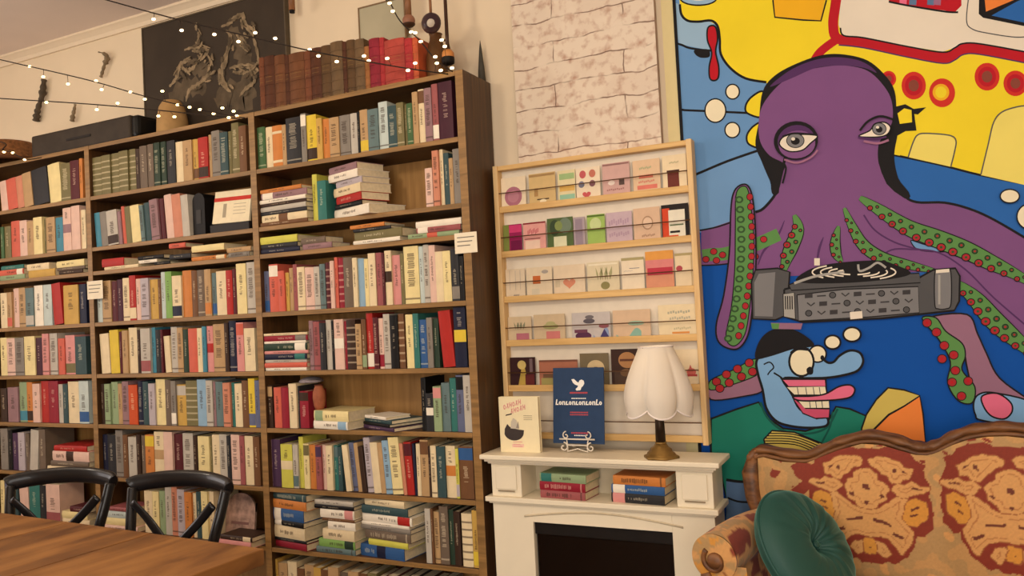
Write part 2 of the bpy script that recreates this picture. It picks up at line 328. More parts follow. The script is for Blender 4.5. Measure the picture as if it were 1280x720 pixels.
def parse(tok):
    p = tok.split(); st = ''; lean = 0
    rest = p[4:]
    if rest and not rest[-1].lstrip('-').isdigit(): st = rest[0]
    elif rest:
        lean = float(rest[-1]); st = rest[0] if len(rest) > 1 else ''
    return float(p[0]), float(p[1]), float(p[2]), p[3], st, lean
for (bay, row), txt in UP.items():
    zb = ZT[row+1]+TH/2; clear = ZT[row]-TH/2-zb
    xmin, xmax = BX[bay]+uw/2+.001, BX[bay+1]-uw/2-.001
    prev = None
    toks = [t.strip() for t in txt.split(';')]
    for i, t in enumerate(toks):
        a, b, h, c, st, lean = parse(t)
        H = h*clear*.985; zm = zb+H/2
        ys = YB+.012+random.uniform(0, .014)
        xa, xb = X_at(a, ys, zm), X_at(b, ys, zm)
        T = math.tan(radians(lean))         # lean>0: top goes to the left
        x0 = xa + T*H/2; w = (xb-xa)        # bottom-left corner
        if lean > 0: w *= cos(radians(lean))
        w -= .0008
        lo = xmin + (T*H if T > 0 else 0)
        x0n = max(x0, lo)
        if prev:
            pH, pT, pr = prev               # right face of the one before: x = pr - pT*z
            hh = min(pH, H)
            need = max(pr, pr - pT*hh + T*hh) + .0006
            x0n = max(x0n, need)
        w = max(.004, w-(x0n-x0)) if x0n > x0 else w
        wx = w/cos(radians(lean))
        hi = xmax - (0 if T >= 0 else -T*H)
        if x0n+wx > hi: wx = max(.004, hi-x0n); w = wx*cos(radians(lean))
        if x0n+wx > hi+.001: continue
        prev = (H, T, x0n+wx)
        BOOKS.append(dict(kind='up', bay=bay, row=row, x=x0n, y=ys, z=zb+.0003 + (w*sin(radians(-lean)) if lean < 0 else 0), w=w, h=H, d=min(.2, max(.11, H*.72))*random.uniform(.95, 1.05),
                          lean=lean, c=c, st=st, order=i, px=(a+b)/2))
for si, (bay, row, turn, where, txt) in enumerate(FLAT):
    z = ZT[row+1]+TH/2+.0004
    for i, t in enumerate(txt.split(';')):
        p = t.split(); a, b, tp, c = float(p[0]), float(p[1]), float(p[2]), p[3]; st = p[4] if len(p) > 4 else ''
        ys = YB+.003+random.uniform(0, .006)
        if row == 7 and bay == 1 and where == 'at right end': ys = YB-.05
        xa, xb = X_at(a, ys, z), X_at(b, ys, z)
        zc = (Vector(((xa+xb)/2, ys, z))-EYE).dot(FF)
        th = tp*zc/F
        ang = radians(turn)*(1+random.uniform(-.12, .12)) + radians(random.uniform(-1, 1))
        L = (xb-xa)/ (cos(ang) if abs(turn) < 12 else 1.02)
        d = min(.205, max(.12, L*.72))
        if row == 2: d = min(d, .17)
        if row == 7 and bay == 1 and where == 'at right end': d = .118
        BOOKS.append(dict(kind='flat', bay=bay, row=row, x=xa, y=ys, z=z, w=th-.0004, h=L, d=d, ang=ang, c=c, st=st, order=i, stack=si, where=where, n=len(txt.split(';')), px=(a+b)/2))
        z += th
# shrink any flat stack that would hit the shelf above, and keep it between the uprights
for si, (bay, row, turn, where, txt) in enumerate(FLAT):
    mem = [k for k in BOOKS if k['kind'] == 'flat' and k['stack'] == si]
    zb = ZT[row+1]+TH/2; top = max(k['z']+k['w'] for k in mem); lim = ZT[row]-TH/2-.003
    s_ = min(1, (lim-zb)/(top-zb))
    for k in mem: k['z'] = zb+(k['z']-zb)*s_; k['w'] *= s_

# settle every pile between its neighbours on the shelf
def extent(k): return k['x'], k['x']+k['h']*cos(k['ang'])+k['d']*abs(sin(k['ang']))+.002
for bay in range(3):
    for row in range(9):
        ups = [(k['x']-math.tan(radians(max(0, k['lean'])))*k['h'], k['x']+k['w']/cos(radians(k['lean']))+math.tan(radians(max(0, -k['lean'])))*k['h']) for k in BOOKS if k['kind'] == 'up' and k['bay'] == bay and k['row'] == row]
        piles = {}
        for k in BOOKS:
            if k['kind'] == 'flat' and k['bay'] == bay and k['row'] == row: piles.setdefault(k['stack'], []).append(k)
        order = sorted(piles.values(), key=lambda L: sum(k['x']+k['h']/2 for k in L)/len(L))
        zone = [[min(extent(k)[0] for k in L), max(extent(k)[1] for k in L)] for L in order]
        lo = BX[bay]+uw/2+.002
        for i, L in enumerate(order):
            c = sum(k['x']+k['h']/2 for k in L)/len(L)
            left = max([lo]+[b+.002 for a, b in ups if (a+b)/2 < c])
            hi = min([BX[bay+1]-uw/2-.002]+[a-.002 for a, b in ups if (a+b)/2 > c])
            if i < len(order)-1:
                mid = (max(extent(k)[1] for k in L)+min(k['x'] for k in order[i+1]))/2
                hi = min(hi, max(left+.05, mid))
            for k in L:
                a, b = extent(k)
                if a < left: k['x'] += left-a; k['h'] -= min(left-a, k['h']*.3)
                a, b = extent(k)
                if b > hi: k['h'] -= (b-hi)/cos(k['ang'])
                if k['h'] < .07: k['d'] *= .6; k['h'] = max(.05, k['h'])
            lo = max(extent(k)[1] for k in L)+.002
def spine_prof(w, n=5):
    b = min(.003, w*.16)
    return [(w*i/(n-1), -b*(1-((2*i/(n-1))-1)**2)) for i in range(n)]
def style_geo(q, k, w, h, rnd):
    st = k['st']; pr = spine_prof(w)
    dark = sum(PAL[k['c']][1]) < 330
    lab = title(k['c'], dark)
    def band(z0, z1, m, off=.0004):
        P = [(x, y-off) for x, y in pr]
        vs = [(x, y, z) for z in (z0, z1) for x, y in P]; n = len(P)
        q.add(vs, [(i, i+1, n+i+1, n+i) for i in range(n-1)], m)
    def glyphs(z0, z1, m, f=.5):
        z = z0; xm = w*(1-f)/2; yy = min(y for x, y in pr)-.0005
        while z < z1-.003:
            L = rnd.uniform(.002, .006)
            if rnd.random() < .82:
                a = xm+rnd.uniform(0, .12)*w; b = w-xm-rnd.uniform(0, .12)*w
                q.add([(a, yy, z), (b, yy, z), (b, yy, z+L), (a, yy, z+L)], [(0, 1, 2, 3)], m)
            z += L+rnd.uniform(.0012, .003)
    if st[:1] in 'TBM' and len(st) >= 3:
        m = cov(st[1:3]); z = {'T': (.74, .97), 'B': (.04, .28), 'M': (.42, .62)}[st[0]]
        band(h*z[0], h*z[1], m)
        glyphs(h*.32 if st[0] != 'M' else h*.68, h*.68 if st[0] != 'M' else h*.93, lab, .4)
    elif st == 's':
        for j in range(6): band(h*(.12+.14*j), h*(.155+.14*j), lab)
    elif st == 'n': pass
    elif st[:1] == 'b':
        band(h*.1, h*.16, cov('cr')); band(h*.8, h*.86, cov('cr'))
    elif st in ('w', 'k'):
        m = lab
        glyphs(h*.3, h*.88, m, .55); band(h*.07, h*.1, m)
    else:
        if w > .006: glyphs(h*.38, h*.8, lab, .36)
def book_mesh(k):
    w, h, d = k['w'], k['h'], k['d']; rnd = random.Random(int(k['px']*97+k['row']*13+k['bay']*5+k['order']))
    q = MB(); m = cov(k['c']); t = min(.0022, w*.18)
    pr = spine_prof(w); n = len(pr)
    # spine skin with thickness
    inn = [(x, max(y, 0)+t) for x, y in pr]
    ring = pr + inn[::-1]
    vs = [(x, y, z) for z in (0, h) for x, y in ring]; N = len(ring)
    q.add(vs, [(i, (i+1) % N, N+(i+1) % N, N+i) for i in range(N)] + [(j, N-1-j, N-2-j, j+1) for j in range(n-1)] + [(N+j, N+j+1, 2*N-2-j, 2*N-1-j) for j in range(n-1)], m)
    q.box((0, t*.5, 0), (t, d, h), m); q.box((w-t, t*.5, 0), (w, d, h), m)
    style_geo(q, k, w, h, rnd)
    p = MB(); p.box((t, t, .002), (w-t, d-.004, h-.003), PAGES)
    return q, p
def book_matrix(k):
    if k['kind'] == 'up':
        return Matrix.Translation((k['x'], k['y'], k['z'])) @ Matrix.Rotation(-radians(k['lean']), 4, 'Y')
    R = Matrix.Rotation(k['ang'], 4, 'Z') @ Matrix.Rotation(-pi/2, 4, 'Y')      # x->z, z->-x
    # right front corner of the spine is the origin
    ca = k['ang']
    ox = k['x'] + k['h']*cos(ca); oy = k['y'] + k['h']*sin(ca)
    if ca < 0: oy += -0.55*k['h']*sin(ca)
    return Matrix.Translation((ox, oy, k['z'])) @ R

# which ones stand alone: those that show largest
for k in BOOKS:
    P = Vector((k['x'], k['y'], k['z'])); s = ppm(P)
    k['area'] = k['w']*k['h']*s*s*(1.25 if k['kind'] == 'flat' else 1)
    X, Y = proj(P + Vector((0, 0, k['h']*.5 if k['kind'] == 'up' else 0)))
    if Y > 716 or X < 2: k['area'] *= .3
N_SOLO = 272
rank = sorted(BOOKS, key=lambda k: -k['area'])
for i, k in enumerate(rank): k['solo'] = i < N_SOLO

# labels
def look(k):
    wpx = k['w']*ppm((k['x'], k['y'], k['z']))
    c = PAL[k['c']][0]; st = k['st']; extra = ''
    if st[:1] in 'TBM' and len(st) >= 3:
        e = PAL[st[1:3]][0]
        if k['kind'] == 'up': extra = {'T': ' with %s top', 'B': ' with %s foot', 'M': ' with %s middle'}[st[0]] % e
        else: extra = ' with %s patch' % e
    elif st == 's': extra = ' with banded spine'
    size = ''
    if k['kind'] == 'up': size = 'slim ' if wpx < 6.5 else ('thick ' if wpx > 12.5 else '')
    if k['kind'] == 'up' and k['lean']: size += 'leaning '
    if k['kind'] == 'flat': size = 'thin ' if wpx < 5.5 else ('thick ' if wpx > 11.5 else '')
    return size+c, extra
rows = {}
for k in BOOKS:
    if k['kind'] == 'up': rows.setdefault((k['bay'], k['row']), []).append(k)
for r in rows.values(): r.sort(key=lambda k: k['x'])
def candidates(k):
    a, e = look(k); B = BAYN[k['bay']]; Rn = ROWN[k['row']]
    if k['kind'] == 'flat':
        i, n = k['order'], k['n']
        pos = 'bottom' if i == 0 else ('topmost' if i == n-1 else (ORD[i]+' from bottom'))
        yield '%s book%s, %s of pile %s, %s, %s' % (a, e, pos, k['where'], Rn, B)
        yield '%s book, %s of pile %s, %s, %s' % (a, pos, k['where'], Rn, B)
        return
    r = rows[(k['bay'], k['row'])]; i = r.index(k)
    L = PAL[r[i-1]['c']][0] if i else None; Q = PAL[r[i+1]['c']][0] if i < len(r)-1 else None
    if e: yield '%s book%s, %s of %s' % (a, e, Rn, B)
    if L and Q and L != Q: yield '%s book between %s and %s books, %s, %s' % (a, L, Q, Rn, B)
    yield '%s book, %s upright from left, %s, %s' % (a, ORD[i], Rn, B)
allc = {}
looks_on = {}
for k in BOOKS:
    k['cand'] = [c for c in candidates(k)]
    for c in set(k['cand']): allc[c] = allc.get(c, 0)+1
    looks_on[id(k)] = None
for k in BOOKS:
    k['label'] = next((c for c in k['cand'] if allc[c] == 1 and len(c.split()) <= 16), k['cand'][-1])
for k in BOOKS:
    if not k['solo']: continue
    q, p = book_mesh(k)
    o = q.build('book'); pg = p.build('pages', o)
    o.matrix_world = book_matrix(k)
    tag(o, k['label'], 'book', 'books on the bookcase shelves')
rest = MB()
for k in BOOKS:
    if k['solo']: continue
    M_ = book_matrix(k)
    for g in book_mesh(k):
        o_ = len(rest.v); rest.v += [tuple(M_ @ Vector(v)) for v in g.v]
        mi = [rest.mi(mm) for mm in g.mats]
        for f, mk, sm in zip(g.f, g.m, g.smooth): rest.f.append([i+o_ for i in f]); rest.m.append(mi[mk]); rest.smooth.append(sm)
o = rest.build('slim_books'); tag(o, 'the narrowest books squeezed between the others on the bookcase shelves', 'books', kind='stuff')
print('BOOKS', len(BOOKS), 'solo', sum(k['solo'] for k in BOOKS))
# ------------------------------------------------------------------ old leather volumes on top of the case
ZTOP = 2.433+TH/2
def leather(name, rgb): return mat(name, rgb, .55, var=.18, scale=14, bump=.1)
GILT = mat('faded_gilt', (150, 118, 66), .5, .3)
LTH = {'dkbrown': ('dark brown', (84, 46, 26)), 'umber': ('umber brown', (108, 66, 38)), 'chest': ('chestnut', (116, 66, 40)), 'olive': ('olive brown', (92, 66, 38)),
       'grey': ('grey brown', (108, 84, 56)), 'tan': ('tan', (160, 104, 56)), 'wine': ('wine red', (140, 34, 50)), 'red': ('red', (172, 48, 52)), 'rust': ('rust red', (168, 66, 56)), 'or': ('orange', (196, 92, 56))}
seq = [(325, 331, 72, 'chest'), (331, 344, 70, 'dkbrown'), (344, 357, 69, 'umber'), (357, 362, 69, 'dkbrown'), (362, 381, 66, 'umber'), (381, 389, 64, 'chest'), (389, 402, 60, 'dkbrown'), (402, 414, 57, 'olive'), (414, 429, 52, 'grey'), (429, 434, 52, 'dkbrown'), (434, 444, 50, 'olive'), (444, 456, 49, 'grey'), (456, 462, 58, 'tan'), (462, 475, 48, 'wine'), (475, 481, 47, 'red'), (481, 506, 49, 'rust'), (506, 516, 48, 'red'), (516, 523, 47, 'or')]
px_prev = None
for i, (a, b, ty, key) in enumerate(seq):
    ys = 2.93
    xa, xb = X_at(a, ys, 2.56), X_at(b, ys, 2.56)
    if px_prev is not None: xa = max(xa, px_prev+.0005)
    px_prev = xb
    top = onY((a+b)/2, ty, ys).z; h = min(.3, max(.17, top-ZTOP)); w = xb-xa-.0006
    q = MB(); m = leather('leather_'+LTH[key][0].replace(' ', '_'), LTH[key][1])
    b_ = min(.008, w*.22); n = 7
    pr = [(w*j/(n-1), -b_*(1-((2*j/(n-1))-1)**2)) for j in range(n)]
    inn = [(x, max(y, 0)+.003) for x, y in pr]; ring = pr+inn[::-1]; N = len(ring)
    vs = [(x, y, z) for z in (0, h) for x, y in ring]
    q.add(vs, [(j, (j+1) % N, N+(j+1) % N, N+j) for j in range(N)] + [(j, N-1-j, N-2-j, j+1) for j in range(n-1)] + [(N+j, N+j+1, 2*N-2-j, 2*N-1-j) for j in range(n-1)], m)
    q.box((0, .001, 0), (.003, .17, h), m); q.box((w-.003, .001, 0), (w, .17, h), m)
    for f in (.12, .3, .48, .66, .84):      # raised bands
        P = [(x, y-.0025) for x, y in pr]; z0, z1 = h*f-.003, h*f+.003
        vv = [(x, y, z) for z in (z0, z1) for x, y in P]
        q.add(vv, [(j, j+1, n+j+1, n+j) for j in range(n-1)] + [tuple(range(n))], m)
    P = [(x, y-.0004) for x, y in pr[1:-1]]
    for z0, z1 in ((h*.53, h*.535), (h*.61, h*.615), (h*.04, h*.045)):
        vv = [(x, y, z) for z in (z0, z1) for x, y in P]; q.add(vv, [(j, j+1, n-2+j+1, n-2+j) for j in range(n-3)], GILT)
    o = q.build('old_volume', loc=(xa, ys, ZTOP))
    p = MB(); p.box((.003, .003, .003), (w-.003, .165, h-.004), PAGES); p.build('pages', o)
    L = LTH[seq[i-1][3]][0] if i else None; R_ = LTH[seq[i+1][3]][0] if i < len(seq)-1 else None
    tag(o, '%s leather volume, %s from left in the old row above the right bay' % (LTH[key][0], ORD[i]), 'book', 'old leather volumes on top of the bookcase')

def at(px, py, Y): return onY(px, py, Y)
# brown jug-like vessel right of the red volumes
BROWN = mat('brown_glazed_clay', (104, 70, 40), .45, var=.2, scale=9)
c = at(547, 97, 3.0); zz = ZTOP
sc = 1/ppm((c.x, 3.0, 2.55))
q = MB(); q.lathe([(r_*1.0, z_*1.2) for r_, z_ in [(.0, .0), (.034, 0), (.044, .012), (.048, .05), (.044, .095), (.036, .13), (.028, .152), (.026, .17), (.03, .176), (.024, .176), (.022, .16), (0, .15)]], (0, 0, 0), BROWN, 28, cap=False)
o = q.build('clay_jar', loc=(c.x, 3.0, zz)); tag(o, 'brown clay jar on top of the bookcase beside the old red volumes', 'jar')
q = MB(); q.tube([(.025, 0, .18), (.058, 0, .174), (.066, 0, .132), (.045, 0, .09)], .006, BROWN, 8); q.build('handle', o)
# grey framed board leaning on the wall behind the volumes
a = at(448, 12, 3.12); b = at(506, -4, 3.12)
q = MB(); GF = mat('dull_grey_board', (176, 168, 142), .5, var=.04, scale=6)
q.box((a.x+.006, 3.118, ZTOP), (b.x-.006, 3.13, a.z), GF)
o = q.build('framed_board'); tag(o, 'dull grey framed board leaning on the wall behind the old volumes', 'framed board')
q = MB(); fm = mat('thin_brown_frame', (130, 104, 76), .5)
for (x0_, x1_, z0_, z1_) in ((a.x, a.x+.006, ZTOP, a.z+.006), (b.x-.006, b.x, ZTOP, a.z+.006), (a.x+.006, b.x-.006, a.z, a.z+.006)): q.box((x0_, 3.114, z0_), (x1_, 3.132, z1_), fm)
q.build('frame', o)
# hanging ornaments: wooden rods with balls, hung from the ceiling
DKW = mat('dark_turned_wood', (70, 46, 34), .4, var=.12); MIDW = mat('brown_turned_wood', (140, 96, 64), .45, var=.12)
PALEW = mat('pale_inlay', (196, 186, 172), .4); ORW = mat('orange_brown_wood', (186, 124, 68), .45); BLK = mat('black_lacquer', (20, 17, 17), .55)
def hang(px, py, Y, r, rod_r, m, label, kind):
    P = at(px, py, Y); base = empty('hanging_ornament', P, 0, label, 'ornament', 'wooden ornaments hanging by the cream wall')
    q = MB(); q.tube([(0, 0, r*.8), (0, 0, .1), (0, 0, 3.2-P.z)], [rod_r, rod_r, rod_r*.8], MIDW if kind != 'dark' else DKW, 10); q.build('rod', base)
    if kind == 'ball':
        q = MB(); q.ball((0, 0, 0), r, m, 20); q.build('ball', base)
        q = MB(); q.lathe([(r*1.0, -r*.5), (r*.93, -r*.7), (r*.6, -r*.95), (0, -r*1.05)], (0, 0, 0), DKW, 18, cap=False); q.build('dark_base', base)
    if kind == 'disc':
        q = MB(); q.ball((0, 0, 0), r, m, 22, (1, .8, 1)); q.build('ball', base)
        q = MB(); d = (EYE-P).normalized(); R = d.to_track_quat('Z', 'Y').to_matrix()
        q.ball(d*r*.72, r*.42, PALEW, 16, (1, 1, .5), R); q.build('pale_inlay', base)
    if kind == 'dark':
        q = MB(); q.lathe([(0, r*1.2), (r*.6, r*1.15), (r*.95, r*.7), (r, 0), (r*.98, -.02*r)], (0, 0, 0), ORW, 20, cap=False); q.build('orange_cap', base)
        q = MB(); q.lathe([(r*.98, 0), (r*1.02, -r*.3), (r*.95, -r*.9), (r*.6, -r*1.1), (0, -r*1.12)], (0, 0, 0), BLK, 20, cap=False); q.build('black_cup', base)
    if kind == 'tube':
        q = MB(); q.tube([(0, 0, .12), (0, 0, 0)], r, MIDW, 14); q.build('tube', base)
        q = MB(); q.tube([(0, 0, 0), (0, 0, -.012)], r*.85, BLK, 14); q.build('dark_tip', base)
    return base
hang(511, 26, 3.04, .029, .014, mat('rosy_brown_wood', (150, 104, 82), .4, var=.1), 'hanging rosy brown wooden ball with dark underside above the red volumes', 'ball')
hang(539, 29, 2.88, .044, .006, mat('dark_plum_wood', (62, 44, 48), .35), 'hanging dark round ball with pale centre above the clay jar', 'disc')
hang(560, 72, 2.96, .028, .008, ORW, 'hanging dark rod ending in orange and black cup at right end', 'dark')
hang(365, 13, 3.08, .016, .006, MIDW, 'hanging short brown tube with dark tip right of the dark painting', 'tube')
# slender dark spike standing between the bookcase and the wall corner
P = at(593, 96, 3.12)
q = MB(); q.lathe([(.018, 0), (.014, .06), (.006, .15), (.0008, .19)], (0, 0, 0), mat('dark_slate_cloth', (70, 66, 58), .7), 14); o = q.build('rolled_umbrella', loc=(-1.612, 3.125, ZTOP))
tag(o, 'slender dark pointed rolled umbrella tip standing at the right end of bookcase top', 'umbrella')
# long black case
a, b = at(55, 166, 2.99), at(178, 141, 2.99); h = .125
BC = mat('black_vinyl_case', (58, 49, 40), .6, var=.12, scale=12)
q = MB(); q.box((-.5*(b.x-a.x), -.09, 0), (.5*(b.x-a.x), .09, h), BC, .012)
o = q.build('long_case', loc=((a.x+b.x)/2, 3.0, ZTOP)); o.rotation_euler = (0, 0, 0); tag(o, 'long black box case lying on top of the left and middle bays', 'case')
q = MB(); w2 = .5*(b.x-a.x); q.box((w2, -.088, .003), (w2+.055, .088, h-.004), mat('black_end_cap', (20, 20, 20), .4), .02); q.build('end_cap', o)
q = MB(); q.box((-.1, -.094, h*.42), (.1, -.089, h*.52), mat('case_strap', (34, 30, 28), .6)); q.build('latch', o)
# woven basket upturned on the left bay
WICK = mat('brown_wicker', (128, 84, 48), .7, var=.25, scale=60, bump=.4)
P = at(14, 204, 2.95); q = MB()
pr = [(.19, 0), (.195, .012), (.18, .03), (.165, .055), (.14, .105), (.12, .125), (0, .13)]
q.lathe(pr, (0, 0, 0), WICK, 40, mod=lambda r, z, t, i: (r*(1+.008*sin(t*36+i*pi)), z), cap=False)
o = q.build('wicker_basket', loc=(P.x, 2.95, ZTOP)); tag(o, 'brown woven basket turned upside down on top of the left bay', 'basket')
q = MB(); q.tube([(.197*cos(t), .197*sin(t), .0098) for t in [2*pi*k/36 for k in range(37)]], .009, mat('dark_wicker_rim', (92, 56, 30), .7), 8, cap=False); q.build('rim', o)
# tan paper cone
q = MB(); q.lathe([(.082, 0), (.078, .09), (.066, .155), (.045, .19), (0, .2)], (0, 0, 0), mat('tan_paper', (176, 140, 92), .8), 24, cap=False)
o = q.build('paper_shade', loc=(at(213, 135, 3.02).x, 3.03, ZTOP)); tag(o, 'small tan paper shade on the bookcase top behind the end of the black case', 'paper shade')

# dark painting
a = at(180.4, 37.5, 3.14); bx = at(357, 20, 3.14).x
PDK = mat('dark_canvas', (62, 52, 42), .7, var=.1, scale=5); PPL = mat('pale_brushwork', (146, 126, 98), .75, var=.3, scale=22); PPM = mat('dim_brushwork', (96, 82, 64), .75, var=.2, scale=14)
q = MB(); q.box((a.x, 3.13, ZTOP), (bx, YW-.004, a.z), PDK)
def pstroke(pts, w, m, k):
    P = [at(170+x/4.8, y/4.8, 3.13-.0003*k) for x, y in pts]; P = smooth_path([tuple(p) for p in P], 5, False); W = w*(1.9 if m is PPM else 1.35)/4.8*3.9/1000
    L = []; R_ = []; n_ = len(P)
    for i, p in enumerate(P):
        t = (P[min(i+1, n_-1)]-P[max(i-1, 0)]).normalized(); nn = Vector((-t.z, 0, t.x)); f = sin(pi*(.12+.76*i/(n_-1)))
        f *= 1+.35*sin(i*2.3+k)
        L.append(p+nn*W*f/2); R_.append(p-nn*W*f/2)
    vs = L+R_; q.add(vs, [(i, i+1, n_+i+1, n_+i) for i in range(n_-1)], m)
brush = [([(200, 640), (250, 560), (330, 520), (420, 540)], 70, PPM), ([(480, 620), (560, 560), (650, 600), (700, 520)], 90, PPM), ([(560, 170), (620, 260), (650, 360), (700, 440)], 70, PPM), ([(330, 420), (400, 420), (440, 480)], 50, PPM), ([(600, 620), (650, 500), (690, 430)], 50, PPM),
 ([(200, 520), (240, 470), (260, 400), (300, 365), (345, 375)], 26, PPL), ([(290, 300), (340, 285), (400, 290), (430, 310), (390, 350), (370, 330)], 20, PPL), ([(360, 290), (375, 220), (370, 190)], 14, PPL), ([(270, 400), (300, 420), (340, 410), (370, 360)], 22, PPL), ([(300, 610), (320, 540), (370, 510), (430, 450), (450, 430)], 24, PPL),
 ([(510, 160), (560, 140), (590, 110), (640, 90), (650, 130), (690, 180)], 24, PPL), ([(540, 180), (570, 230), (550, 300), (520, 400), (520, 470), (550, 520)], 24, PPL), ([(640, 150), (690, 200), (720, 280), (735, 370), (720, 390)], 16, PPL), ([(560, 410), (620, 395), (700, 400), (720, 430), (650, 440), (580, 430)], 24, PPL), ([(620, 580), (660, 530), (710, 490), (700, 450)], 20, PPL), ([(600, 200), (620, 240), (650, 270)], 18, PPL), ([(500, 410), (505, 460), (540, 515)], 28, PPL), ([(430, 330), (450, 380), (430, 400)], 14, PPL)]
for k, (p_, w_, m_) in enumerate(brush): pstroke(p_, w_, m_, k+1)
rb = random.Random(5)
for k in range(90):          # shaggy short strokes around the main ones
    p_, w_, m_ = brush[5+k % (len(brush)-5)]; i_ = rb.randrange(len(p_)-1); t_ = rb.random()
    x_ = p_[i_][0]+(p_[i_+1][0]-p_[i_][0])*t_+rb.uniform(-26, 26); y_ = p_[i_][1]+(p_[i_+1][1]-p_[i_][1])*t_+rb.uniform(-22, 22)
    dx_, dy_ = p_[i_+1][0]-p_[i_][0], p_[i_+1][1]-p_[i_][1]; d_ = max(1, sqrt(dx_*dx_+dy_*dy_)); L_k = rb.uniform(25, 60)
    ex, ey = dx_/d_*L_k+rb.uniform(-14, 14), dy_/d_*L_k+rb.uniform(-6, 22)
    if 70 < x_+ex < 730 and y_+ey < 660: pstroke([(x_, y_), (x_+ex*.5+rb.uniform(-5, 5), y_+ey*.5), (x_+ex, y_+ey)], rb.uniform(6, 16), PPL if k % 3 else PPM, 20+k*.2)
o = q.build('painting', fix=False); tag(o, 'large dark painting of two pale shaggy figures standing on the bookcase', 'painting')
q = MB(); PF = mat('painting_edge', (88, 76, 60), .6)
q.box((a.x-.008, 3.126, ZTOP), (a.x-.0005, YW-.003, a.z+.008), PF); q.box((bx+.0005, 3.126, ZTOP), (bx+.008, YW-.003, a.z+.008), PF); q.box((a.x, 3.126, a.z+.0005), (bx, YW-.003, a.z+.008), PF); q.build('frame', o)

# carved figures hung on the wall
CARV = mat('dark_carved_wood', (84, 72, 58), .6, var=.2); CARL = mat('weathered_carved_wood', (132, 114, 90), .6, var=.2)
def carve(pts, rad, m, label):
    P = [at(x, y, YW-.027) for x, y in pts]; c = P[0].copy(); P = smooth_path([tuple(p-c) for p in P], 5, False); n_ = len(P)
    R_ = [rad[min(len(rad)-1, int(i/(n_-1)*(len(rad)-1)))]*(1+.22*sin(i*1.9)) for i in range(n_)]
    q = MB(); q.tube(P, R_, m, 10, flat=(1, .9, (0, 1, 0))); o = q.build('carved_wall_figure', loc=c)
    return tag(o, label, 'wall ornament', 'carved figures on the cream wall')
carve([(55, 99), (54, 110), (52, 122), (48, 134), (46, 144), (45, 152)], [.015, .02, .014, .017, .02, .012], CARV, 'knobbly dark carved figure on the wall, leftmost of those above the bookcase')
carve([(123, 65), (130, 67), (134, 72), (131, 80), (128, 90), (126, 97)], [.004, .012, .015, .009, .009, .005], CARL, 'hooked carved figure high on the wall beside the dark painting')
carve([(94, 130), (93, 136), (91, 145), (90, 152)], [.007, .01, .013, .009], CARL, 'short faint carved figure low on the wall just above the long black case')

# fairy lights
WIRE = mat('dark_light_wire', (40, 30, 24), .6, var=0); BULB = mat('warm_bulb', (255, 216, 150), .3, var=0, emit=6)
def string(pts, extra, bulbs, label):
    P = [at(x, y, Y) for x, y, Y in pts]; c = P[-1].copy()
    P = ([Vector(extra)] if extra else []) + P
    base = empty('string_lights', c, 0, label, 'fairy lights', 'strings of fairy lights above the bookcase')
    sp = smooth_path([tuple(p-c) for p in P], 8, False)
    q = MB(); q.tube(sp, .0028, WIRE, 6)
    spw = [p+c for p in sp]
    bl = []
    for bx_, by_ in bulbs:
        # nearest point of the wire in x
        best = min(spw, key=lambda p: abs(proj(p)[0]-bx_))
        B = at(bx_, by_, best.y)
        bl.append((B, best))
        q.tube([best-c, (best+B)/2-c+Vector((.002, 0, 0)), B-c], .0012, WIRE, 5)
    q.build('wire', base)
    for B, best in bl:
        e = MB(); e.ball((0, 0, 0), .0075, BULB, 8, (1.35, 1, .8)); o = e.build('bulb', base); o.location = B-c
string([(-40, -50, 2.2), (130, -1, 2.35), (225, 25, 2.5), (330, 50, 2.62), (400, 66, 2.7), (500, 84, 2.8), (560, 92.5, 2.9)], (-5.2, 1.6, 3.19),
       [(192, 24), (227, 38), (268, 43), (298, 52), (319, 41), (344, 48), (387, 62), (398, 70), (421, 77), (455, 70), (461, 76), (484, 73), (510, 88), (519, 79), (544, 71)], 'topmost string of fairy lights, crossing the painting and old volumes to bookcase corner')
string([(-60, 60, 2.45), (0, 74.5, 2.5), (110, 100, 2.66), (180, 120, 2.77), (250, 137, 2.85), (306, 147.5, 2.9)], (-6.58, 2.0, 2.9),
       [(37, 83), (54, 96), (85, 105), (120, 101), (127, 112), (163, 115), (181, 124), (203, 114), (222, 131), (237, 134), (250, 137), (278, 135), (292, 139)], 'middle string of fairy lights sloping down across the wall to the second upright')
string([(-60, 119, 2.5), (0, 123, 2.55), (110, 130, 2.7), (200, 138, 2.82), (300, 148.5, 2.9)], (-6.58, 2.1, 2.75),
       [(58, 128), (121, 137), (147, 129), (198, 145), (218, 146), (267, 142), (286, 147), (296, 145)], 'lowest string of fairy lights, just above the long black case')
string([(478, -12, 2.8), (487, 2, 2.82), (500, 26, 2.84), (524, 50, 2.86), (546, 76, 2.88), (566, 89.5, 2.9)], (-1.9, 2.6, 3.19),
       [(487, 4), (491, 14), (514, 40), (519, 41), (526, 52), (552, 50), (556, 58), (546, 79), (551, 88), (565, 85)], 'short string of fairy lights hanging over the jar at the bookcase corner')
string([(-30, 176, 2.72), (4, 188, 2.72), (14, 190, 2.72), (32, 199, 2.72), (52, 197, 2.8)], (-6.58, 2.4, 2.7), [(5, 190), (16, 191), (31, 199.5)], 'loose end of fairy lights lying over the upturned basket')

